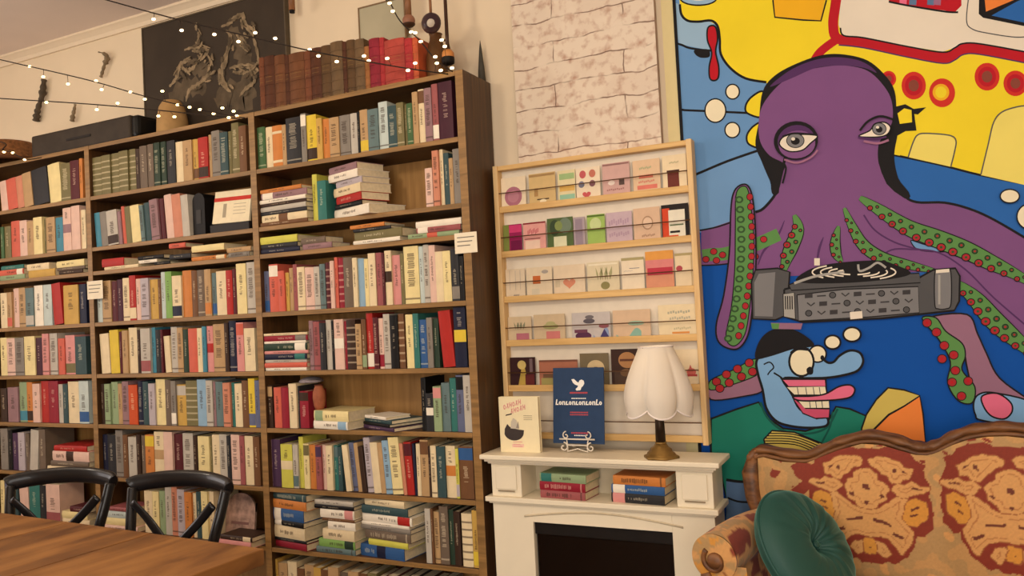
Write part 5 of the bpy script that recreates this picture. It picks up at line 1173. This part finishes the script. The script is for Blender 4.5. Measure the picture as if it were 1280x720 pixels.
# local x along the back, local -y towards the room
UC = .80; TOT = 2*UC
sofa = empty('sofa', OS, TH_, 'old camel-back sofa in rust and gold damask with carved wooden rail, before the mural', 'sofa')
def lp(u, v, z): return Vector((u, -v, z))          # v forward
railp = [(-.006, .865), (.016, .893), (.052, .904), (.125, .894), (.203, .895), (.259, .922), (.316, .948), (.388, .972), (.448, .972), (.506, .956), (.546, .945), (.578, .945), (.609, .957), (.65, .982), (.696, 1.003), (.749, 1.015), (.80, 1.019)]
railp = railp + [(TOT-u, z) for u, z in railp[::-1][1:]]
def topz(u):
    for (a, za), (b, zb_) in zip(railp, railp[1:]):
        if a <= u <= b: return za+(zb_-za)*(u-a)/(b-a)
    return railp[0][1]
CARW = wood('carved_walnut', (70, 40, 19), (136, 88, 47), 'X', 6, .5, 6)
q = MB(); rp = smooth_path([lp(u, .095, z-.016) for u, z in railp], 5, False)
q.tube(rp, [.017*(1+.12*sin(i*.9)) for i in range(len(rp))], CARW, 10, flat=(1, 1.9, (0, 0, 1)))
rp2 = smooth_path([lp(u, .118, z-.035) for u, z in railp[1:-1]], 5, False); q.tube(rp2, .008, CARW, 8)
q.build('carved_rail', sofa)
for sgn, u0 in ((1, 0), (-1, TOT)):
    q = MB(); q.tube([lp(u0+sgn*.012, .09, .87), lp(u0-sgn*.004, .1, .80), lp(u0+sgn*.006, .11, .72), lp(u0+sgn*.03, .12, .64), lp(u0+sgn*.04, .12, .45), lp(u0+sgn*.04, .11, .1)], [.026, .036, .034, .026, .02, .018], CARW, 10, flat=(1.0, 1.2, (1, 0, 0)))
    q.ball(lp(u0+sgn*.016, .1, .868), .024, CARW, 12); q.build('back_post', sofa)
# damask: colours set per vertex from traced motifs of the weave
SV = .16
def px_uv(x, y):
    P = on_plane(x, y, OS+VS*SV, VS)-OS; return P.dot(US), P.z
def zoomuv(x, y): return px_uv(840+x/2.909, 500+y/2.909)
RUSTP, TANP, GOLDP, DOTP = [], [], [], []
def half(P): return [zoomuv(x, y) for x, y in P]
u_c1 = zoomuv(706, 330)[0]; seam_u = zoomuv(955, 400)[0]
RUSTP += [half(p) for p in (
 [(680, 178), (740, 180), (770, 172), (820, 178), (836, 192), (862, 198), (872, 224), (912, 244), (902, 262), (918, 300), (936, 330), (930, 360), (946, 420), (940, 452), (946, 482), (912, 510), (884, 500), (880, 540), (856, 578), (802, 606), (776, 592), (760, 604), (730, 598), (680, 604)],
 [(786, 168), (806, 150), (836, 164), (820, 172)], [(740, 168), (760, 154), (772, 160), (756, 172)],
 [(890, 224), (914, 220), (912, 234), (892, 236)],
)]
TANP += [half(p) for p in (
 [(716, 222), (740, 214), (776, 218), (818, 232), (836, 250), (862, 262), (856, 290), (832, 284), (822, 298), (800, 300), (786, 280), (764, 268), (748, 246), (722, 236)],
 [(680, 252), (722, 258), (738, 272), (744, 296), (766, 304), (780, 322), (770, 342), (774, 362), (748, 372), (738, 390), (680, 394)],
 [(800, 326), (824, 310), (842, 316), (866, 310), (886, 322), (928, 334), (902, 346), (872, 344), (850, 354), (822, 346)],
 [(680, 404), (740, 404), (790, 384), (824, 360), (846, 362), (834, 392), (828, 430), (846, 460), (868, 484), (862, 526), (836, 564), (818, 536), (792, 506), (760, 494), (680, 490)],
 [(744, 522), (772, 530), (790, 556), (772, 572), (752, 552)],
)]
GOLDP += [half(p) for p in ([(842, 436), (840, 402), (858, 376), (884, 366), (908, 380), (918, 408), (912, 440), (884, 462), (858, 456)], [(680, 506), (728, 510), (744, 530), (736, 556), (680, 566)])]
DOTP += [half(p) for p in ([(680, 308), (716, 310), (718, 326), (680, 330)], [(796, 256), (808, 252), (812, 266), (798, 268)], [(680, 368), (716, 372), (714, 384), (680, 386)], [(752, 346), (768, 342), (770, 352), (756, 358)], [(732, 430), (800, 452), (796, 460), (730, 440)], [(806, 480), (848, 504), (842, 512), (802, 490)], [(828, 254), (846, 264), (842, 270), (824, 260)], [(866, 324), (906, 333), (904, 338), (864, 332)], [(866, 400), (890, 394), (892, 402), (868, 408)], [(864, 424), (888, 420), (886, 428), (866, 432)], [(680, 524), (716, 526), (722, 540), (680, 544)])]
OFFP = [[zoomuv(x, y) for x, y in p] for p in (
 [(430, 240), (456, 226), (500, 236), (520, 226), (528, 262), (540, 290), (560, 300), (552, 318), (510, 316), (480, 344), (446, 350), (432, 326), (470, 300), (440, 270)],
 [(360, 250), (390, 262), (372, 284), (352, 276)], [(470, 200), (510, 196), (530, 206), (490, 216)])]
def inside(P, u, v):
    c = False; j = len(P)-1
    for i in range(len(P)):
        if (P[i][1] > v) != (P[j][1] > v) and u < (P[j][0]-P[i][0])*(v-P[i][1])/(P[j][1]-P[i][1])+P[i][0]: c = not c
        j = i
    return c
from mathutils import noise as mn
RUST, TAN, BASE, GOLD, DOT = [lin(c) for c in ((128, 42, 20), (206, 152, 90), (174, 138, 88), (206, 142, 54), (104, 46, 26))]
EDGE = lin((150, 84, 42)); SOFTL = lin((178, 118, 66))
def segd(u, v, a, b):
    dx_, dy_ = b[0]-a[0], b[1]-a[1]; L2 = dx_*dx_+dy_*dy_
    t = 0 if L2 == 0 else max(0, min(1, ((u-a[0])*dx_+(v-a[1])*dy_)/L2))
    return sqrt((u-a[0]-dx_*t)**2+(v-a[1]-dy_*t)**2)
def boxed(S_): return [(P, (min(p[0] for p in P), min(p[1] for p in P), max(p[0] for p in P), max(p[1] for p in P))) for P in S_]
DOTP, TANP, GOLDP, RUSTP = boxed(DOTP), boxed(TANP), boxed(GOLDP), boxed(RUSTP)
def weave(u, z):
    # mirror about the sofa centre, then fold onto the left section motif
    uu = u if u <= UC else TOT-u
    wob = .006*(mn.noise(Vector((u*38, z*38, 1.3))))
    uu += wob; zz = z+.006*mn.noise(Vector((u*36, z*36, 7.7)))
    def motif(um, zm):
        for S_, c in ((DOTP, DOT), (TANP, TAN), (GOLDP, GOLD), (RUSTP, RUST)):
            for P, (a0, b0, a1, b1) in S_:
                if a0-.007 < um < a1+.007 and b0-.007 < zm < b1+.007:
                    ins = inside(P, um, zm)
                    if c is RUST or c is DOT:
                        if ins: return c
                        continue
                    d = min(segd(um, zm, P[i-1], P[i]) for i in range(len(P)))
                    if ins:
                        return SOFTL if c is TAN and .008 < d < .011 else c
                    if d < .007: return EDGE if d > .0045 else c
    if uu < seam_u:
        c = motif(u_c1+abs(uu-u_c1), zz)
        if c is None:
            for P in OFFP:
                if inside(P, uu, zz): c = RUST
    else: c = motif(u_c1+abs(uu-UC)*.97, zz-.028)
    if c is None: c = BASE
    n = mn.noise(Vector((u*22, z*22, 3.1)))
    if c is BASE:
        if n > .42: c = RUST if uu < seam_u-.32 or z < .5 else TAN
        elif n < -.1: c = tuple(a*.55+b*.45 for a, b in zip(BASE, TAN))
    k = 1+.12*mn.noise(Vector((u*140, z*140, 0)))+.06*mn.noise(Vector((u*420, z*420, 0)))
    return tuple(max(0, v*k) for v in c)
def weave_arm(u, v, z):
    n = mn.noise(Vector((u*16+5, v*13, z*16))) + .45*mn.noise(Vector((u*34, v*30+3, z*34)))
    c = RUST if n > .34 else (EDGE if n > .28 else (TAN if n > -.12 else (BASE if n > -.42 else GOLD)))
    k = 1+.14*mn.noise(Vector((u*150, v*150, z*150)))
    return tuple(max(0, q_*k) for q_ in c)
DAM = bpy.data.materials.new('damask_weave'); DAM.use_nodes = True; nt = DAM.node_tree; b = nt.nodes['Principled BSDF']; b.inputs['Roughness'].default_value = .75; b.inputs['Sheen Weight'].default_value = .15
at_ = nt.nodes.new('ShaderNodeVertexColor'); at_.layer_name = 'weave'; nt.links.new(at_.outputs['Color'], b.inputs['Base Color'])
no = nt.nodes.new('ShaderNodeTexNoise'); no.inputs['Scale'].default_value = 240; tcn = nt.nodes.new('ShaderNodeTexCoord'); nt.links.new(tcn.outputs['Object'], no.inputs['Vector']); bpn = nt.nodes.new('ShaderNodeBump'); bpn.inputs['Strength'].default_value = .2; bpn.inputs['Distance'].default_value = .002; nt.links.new(no.outputs['Fac'], bpn.inputs['Height']); nt.links.new(bpn.outputs['Normal'], b.inputs['Normal'])
def grid_obj(name, NU, NV_, fn, col, parent, closed_u=False):
    vs, cols = [], []
    for i in range(NU+1):
        for j in range(NV_+1):
            p = fn(i/NU, j/NV_); vs.append(tuple(p)); cols.append(col(i/NU, j/NV_, p))
    fs = [(i*(NV_+1)+j, (i+1)*(NV_+1)+j, (i+1)*(NV_+1)+j+1, i*(NV_+1)+j+1) for i in range(NU) for j in range(NV_)]
    me = bpy.data.meshes.new(name); me.from_pydata(vs, [], fs); me.materials.append(DAM)
    ca = me.color_attributes.new('weave', 'FLOAT_COLOR', 'POINT'); ca.data.foreach_set('color', [x for c in cols for x in (*c, 1)])
    me.polygons.foreach_set('use_smooth', [True]*len(fs)); me.update()
    o = bpy.data.objects.new(name, me); COL.objects.link(o); o.parent = parent; return o
def back_pt(s, t):
    u = .03+(TOT-.06)*s; zb_ = .40; zt_ = topz(u)-.038
    z = zb_+(zt_-zb_)*t
    uu = u if u <= UC else TOT-u
    # padded sections with a soft valley at each seam
    d = abs(uu-seam_u); bulge = .034*(1-math.exp(-(d/.07)**2))*min(1, (uu-.02)/.07)*sin(pi*min(1, max(0, (1-t)*1.15+.06)))**.5
    v = .125+bulge - .05*(1-t)*0
    return lp(u, v, z)
grid_obj('back_upholstery', 400, 150, back_pt, lambda s, t, p: weave(p.x, p.z), sofa)
q = MB(); pol = [(u, z-.03) for u, z in railp] + [(TOT-.03, .12), (.03, .12)]
pol = [(min(max(u, .03), TOT-.03), z) for u, z in pol]; q.prism(pol, lambda u, v, d: lp(u, .03+d, v), .06, mat('sofa_back_lining', (120, 84, 52), .85)); q.build('back_lining', sofa)
# seat cushion and frame
def seat_pt(s, t):
    u = .10+(TOT-.20)*s
    if t < .75: k = t/.75; return lp(u, .15+.56*k, .43+.035*sin(pi*min(1, k*1.02))**.4)
    k = (t-.75)/.25; return lp(u, .71+.018*sin(pi*k), .43-.16*k)
grid_obj('seat_upholstery', 160, 60, seat_pt, lambda s, t, p: weave(p.x, .5+(-p.y-.15)*.7), sofa)
q = MB(); q.box(lp(.1, .70, .20), lp(TOT-.1, .12, .42), mat('sofa_seat_lining', (124, 70, 40), .85)); q.build('seat_base', sofa)
q = MB(); ap = smooth_path([lp(.06, .73, .25), lp(.3, .735, .22), lp(.55, .735, .25), lp(UC, .735, .2), lp(TOT-.55, .735, .25), lp(TOT-.3, .735, .22), lp(TOT-.06, .73, .25)], 6, False); q.tube(ap, .03, CARW, 10, flat=(1, .6, (0, 0, 1))); q.build('front_apron', sofa)
for u in (.09, TOT-.09):
    q = MB(); q.tube([lp(u, .72, .26), lp(u, .74, .18), lp(u, .73, .09), lp(u, .755, .02), lp(u, .756, .003)], [.035, .034, .022, .02, .024], CARW, 12); q.build('leg', sofa)
    q = MB(); q.tube([lp(u, .1, .3), lp(u, .08, .12), lp(u, .046, .003)], [.03, .025, .02], CARW, 10); q.build('leg', sofa)
# scroll arms
RC = .072
for sgn, u0 in ((1, .035), (-1, TOT-.035)):
    c0 = zoomuv(0, 0) if False else None
    f_v, f_z, b_v, b_z = .56, .628, .15, .628
    def arm_pt(s, t, sgn=sgn, u0=u0):
        # s along the arm back -> front, t around: from the outside bottom over the roll to the inner face
        v = b_v+(f_v-b_v)*s; zc_ = b_z+(f_z-b_z)*s+.012*sin(pi*s); flare = .012*s
        R_ = RC*(.9+.12*s)
        if t < .62:
            a_ = radians(-120)+radians(330)*(t/.62)      # around the roll, outside underside -> top -> inner side
            x = -cos(a_+pi/2)*R_*0+ -R_*cos(radians(210)-radians(330)*(t/.62)+0)*-1
            an = radians(250)-radians(300)*(t/.62)
            return lp(u0+sgn*(cos(an)*R_-flare+.02), v, zc_+sin(an)*R_)
        k = (t-.62)/.38; an = radians(-50)
        x0_ = cos(an)*R_-flare+.02; z0_ = zc_+sin(an)*R_
        return lp(u0+sgn*(x0_+.035*k), v, z0_+(.30-z0_)*k)
    grid_obj('arm_upholstery', 70, 70, arm_pt, lambda s, t, p: weave_arm(p.x, p.y, p.z), sofa)
    q = MB(); R_ = RC*1.02; n_ = 30; cx = u0+sgn*(.02-.012)
    def disc_pt(s_, t_, cx=cx, R_=R_):
        an = 2*pi*s_; return lp(cx+R_*t_*cos(an), f_v+.004+.006*(1-t_**2), f_z+R_*t_*sin(an))
    grid_obj('arm_scroll_facing', 48, 10, disc_pt, lambda s_, t_, p: weave_arm(p.x, p.y, p.z), sofa)
    sp_ = [lp(cx+sgn*(.006+.0)+(.012+.03*k/30)*cos(-sgn*(k/30*5.2)+1.2), f_v+.011, f_z-.008+(.012+.03*k/30)*sin(-sgn*(k/30*5.2)+1.2)) for k in range(31)]
    q.tube(sp_, .0085, CARW, 8); q.tube([lp(cx+sgn*.006, f_v+.004, f_z-.008), lp(cx+sgn*.006, f_v+.02, f_z-.008)], [.03, .022], CARW, 18); q.build('arm_scroll', sofa)
    q = MB(); ft = [lp(cx-sgn*.03, f_v+.006, f_z-.05), lp(cx-sgn*.01, f_v+.01, .52), lp(cx+sgn*.01, f_v+.014, .40), lp(cx+sgn*.03, f_v+.1, .27)]
    q.tube(smooth_path(ft, 5, False), .018, CARW, 10, flat=(1, .8, (1, 0, 0))); q.build('arm_front_post', sofa)
    def ap_pt(s, t, sgn=sgn, u0=u0):
        z = .28+(f_z-.02-.28)*t; xo = u0+sgn*(-.02-.008*t); xi = u0+sgn*(.105+.03*(1-t))
        return lp(xo+(xi-xo)*s, f_v-.01+.006*sin(pi*s), z)
    grid_obj('arm_front_panel', 24, 40, ap_pt, lambda s, t, p: weave_arm(p.x, p.y, p.z), sofa)

# ------------------------------------------------------------------ teal velvet cushion
VEL = bpy.data.materials.new('teal_velvet'); VEL.use_nodes = True; b = VEL.node_tree.nodes['Principled BSDF']
b.inputs['Base Color'].default_value = (*lin((20, 72, 64)), 1); b.inputs['Roughness'].default_value = .6; b.inputs['Sheen Weight'].default_value = .8; b.inputs['Sheen Roughness'].default_value = .35; b.inputs['Sheen Tint'].default_value = (*lin((120, 180, 165)), 1)
CP = on_plane(1007, 687, OS+VS*.37, VS)
RCU = .195; TCU = .075
q = MB(); vs, fs = [], []; NA, NR = 96, 26
for side in (1, -1):
    base = len(vs)
    for j in range(NR+1):
        r = j/NR
        for i in range(NA):
            a = 2*pi*i/NA; rr = RCU*r*(1+.012*sin(a*3+.6)); prof_ = (1-r**2.6)**.5 if r < 1 else 0
            pl_ = .0068*(sin(a*17+side*.5+2.2*r+.9*sin(a*2))+.6*sin(a*29+r*3))*min(1, r*2.2)*(1-r**4)*(1.1-r*.6)*(.55+.45*sin(a+1))
            dim = -.05*math.exp(-(r/.2)**2)
            vs.append((rr*cos(a), rr*sin(a), side*((TCU*prof_)+pl_*(prof_ > 0)+dim)))
    for j in range(NR):
        for i in range(NA):
            f = (base+j*NA+i, base+j*NA+(i+1) % NA, base+(j+1)*NA+(i+1) % NA, base+(j+1)*NA+i); fs.append(f if side > 0 else f[::-1])
q.add(vs, fs, VEL, True)
o = q.build('cushion', fix=False)
zax = (-FF*.62 + RR*.52 + UU*.56).normalized()
o.rotation_mode = 'QUATERNION'; o.rotation_quaternion = zax.to_track_quat('Z', 'Y'); o.location = CP; tag(o, 'round teal velvet cushion leaning on the left arm of the damask sofa', 'cushion')
q = MB(); q.ball((0, 0, .044), .014, VEL, 14, (1, 1, .6)); q.build('button', o)
q = MB(); q.tube([(RCU*1.0*(1+.012*sin(t*3+.6))*cos(t), RCU*(1+.012*sin(t*3+.6))*sin(t), 0) for t in [2*pi*k/72 for k in range(73)]], .005, VEL, 8, cap=False); q.build('piping', o)

# ------------------------------------------------------------------ table
TW = wood('honey_table_wood', (92, 56, 26), (166, 116, 62), 'Y', 2.0, .45, 4.5, c3=(138, 92, 46)); TWD = wood('dark_table_wood', (104, 62, 28), (146, 94, 46), 'X', 3, .45, 9)
A0, A1 = onZ(330, 685.5, .76), onZ(0, 640.5, .76); dx = (A0-A1); ta = atan2(dx.y, dx.x)
table = empty('table', (A0.x, A0.y, 0), ta, 'long rustic honey brown plank table in front of the bookcase', 'table')
TL, TD, TT = 2.0, 1.05, .048
def tx(px, py): return -((onZ(px, py, .76)-A0).length)
edges = [0, tx(197, 664.5), tx(88, 652), -1.62, -TL]
for i in range(4):
    q = MB(); q.box((edges[i+1]+.0025, -TD, .76-TT), (edges[i]-.0025 if i else 0, 0, .76), TW, .003); o = q.build('plank', table)
q = MB(); q.box((-TL+.25, -TD+.1, .76-TT-.09), (-.13, -.1, .76-TT), TWD, .004); q.build('apron', table)
for x in (-TL+.1, -.2):
    for y in (-TD+.13, -.13):
        q = MB(); q.tube([(x, y, .76-TT-.01), (x, y, .5), (x, y, .46), (x, y, .42), (x, y, .05), (x, y, 0)], [.045, .045, .05, .04, .03, .03], TWD, 14); q.build('leg', table)

# ------------------------------------------------------------------ chairs
BCH = mat('black_chair_paint', (26, 24, 25), .32, var=.1, scale=14, coat=.2)
def chair(P, rz, label):
    ch = empty('cross_back_chair', (P.x, P.y, 0), rz, label, 'chair', 'black cross-back chairs at the plank table')
    q = MB(); pol = [(-.2, -.2), (.2, -.2), (.215, -.05), (.19, .17), (.12, .205), (-.12, .205), (-.19, .17), (-.215, -.05)]
    pol = [(p.x, p.y) for p in smooth_path(pol, 4)]; q.prism(pol, lambda u, v, d: (u, v, .43+d), .028, BCH); q.build('seat', ch)
    for s in (-1, 1):
        q = MB(); q.tube(smooth_path([(s*.19, .24, .004), (s*.175, .2, .25), (s*.168, .185, .45), (s*.176, .205, .62), (s*.2, .245, .78), (s*.208, .262, .845)], 5, False), .018, BCH, 12, flat=(1, 1.1, (1, 0, 0))); q.build('back_post', ch)
        q = MB(); q.tube([(s*.175, -.17, .432), (s*.19, -.185, .001)], [.017, .013], BCH, 12); q.build('front_leg', ch)
        q = MB(); q.tube(smooth_path([(s*.178, .226, .80), (s*.11, .232, .735), (0, .218+.006*s, .635), (-s*.1, .2, .53), (-s*.145, .19, .462)], 5, False), .009, BCH, 10, flat=(1.9, .6, (1, 0, 0))); q.build('cross_strap', ch)
        q = MB(); q.tube([(s*.186, -.178, .19), (s*.178, .21, .19)], .009, BCH, 10); q.build('stretcher', ch)
    q = MB(); q.tube(smooth_path([(-.222, .262, .848), (-.2, .275, .858), (-.11, .305, .868), (0, .315, .872), (.11, .305, .868), (.2, .275, .858), (.222, .262, .848)], 6, False), [.8]+[1]*35+[.8], BCH, 14, flat=(.031, .017, (0, 0, 1))); q.build('top_rail', ch)
    q = MB(); q.tube([(-.185, -.18, .25), (.185, -.18, .25)], .009, BCH, 10); q.build('stretcher', ch)
    return ch
def chair_at(px, py, rz, label):
    P = onZ(px, py, .884); R_ = Matrix.Rotation(rz, 3, 'Z'); off = R_ @ Vector((0, .31, 0)) - Vector((0, .05 if rz > .3 else 0, 0)); return chair(P-off, rz, label)
chair_at(234, 594, radians(7), 'black cross-back chair nearer the table corner, before the middle bay')
chair_at(70, 593, radians(19), 'black cross-back chair before the left bay, farther along the table')

# ------------------------------------------------------------------ light
def area(name, loc, rot, sx, sy, e, col):
    L = bpy.data.lights.new(name, 'AREA'); L.shape = 'RECTANGLE'; L.size = sx; L.size_y = sy; L.energy = e; L.color = col
    o = bpy.data.objects.new(name, L); COL.objects.link(o); o.location = loc; o.rotation_euler = rot; return o
def point_fill(loc, e, col, r=.14):
    L = bpy.data.lights.new('fill_light', 'POINT'); L.energy = e; L.color = col; L.shadow_soft_size = r
    o = bpy.data.objects.new('fill_light', L); COL.objects.link(o); o.location = loc
for x, y, e in ((-4.4, 1.15, 30), (-2.1, .7, 38), (.1, .5, 34)): point_fill((x, y, 2.55), e, (1, .87, .68))  # unseen point lights added to brighten the upper wall and ceiling
area('daylight_fill', (.4, -3.3, 1.7), (radians(90), 0, 0), 4.2, 2.0, 120, (1, .97, .92))  # added panel standing in for daylight behind the camera; no window modelled
area('daylight_fill', (-6.5, .2, 1.9), (0, radians(-90), 0), 1.6, 2.2, 45, (1, .93, .92))  # added panel for daylight from the left, window unseen; lifts the dark upper left
W = bpy.data.worlds.new('world'); W.use_nodes = True; W.node_tree.nodes['Background'].inputs[0].default_value = (.9, .8, .68, 1); W.node_tree.nodes['Background'].inputs[1].default_value = .05; S.world = W
S.view_settings.view_transform = 'Standard'; S.view_settings.look = 'None'; S.view_settings.exposure = .12; S.view_settings.gamma = 1; S.view_settings.use_curve_mapping = False
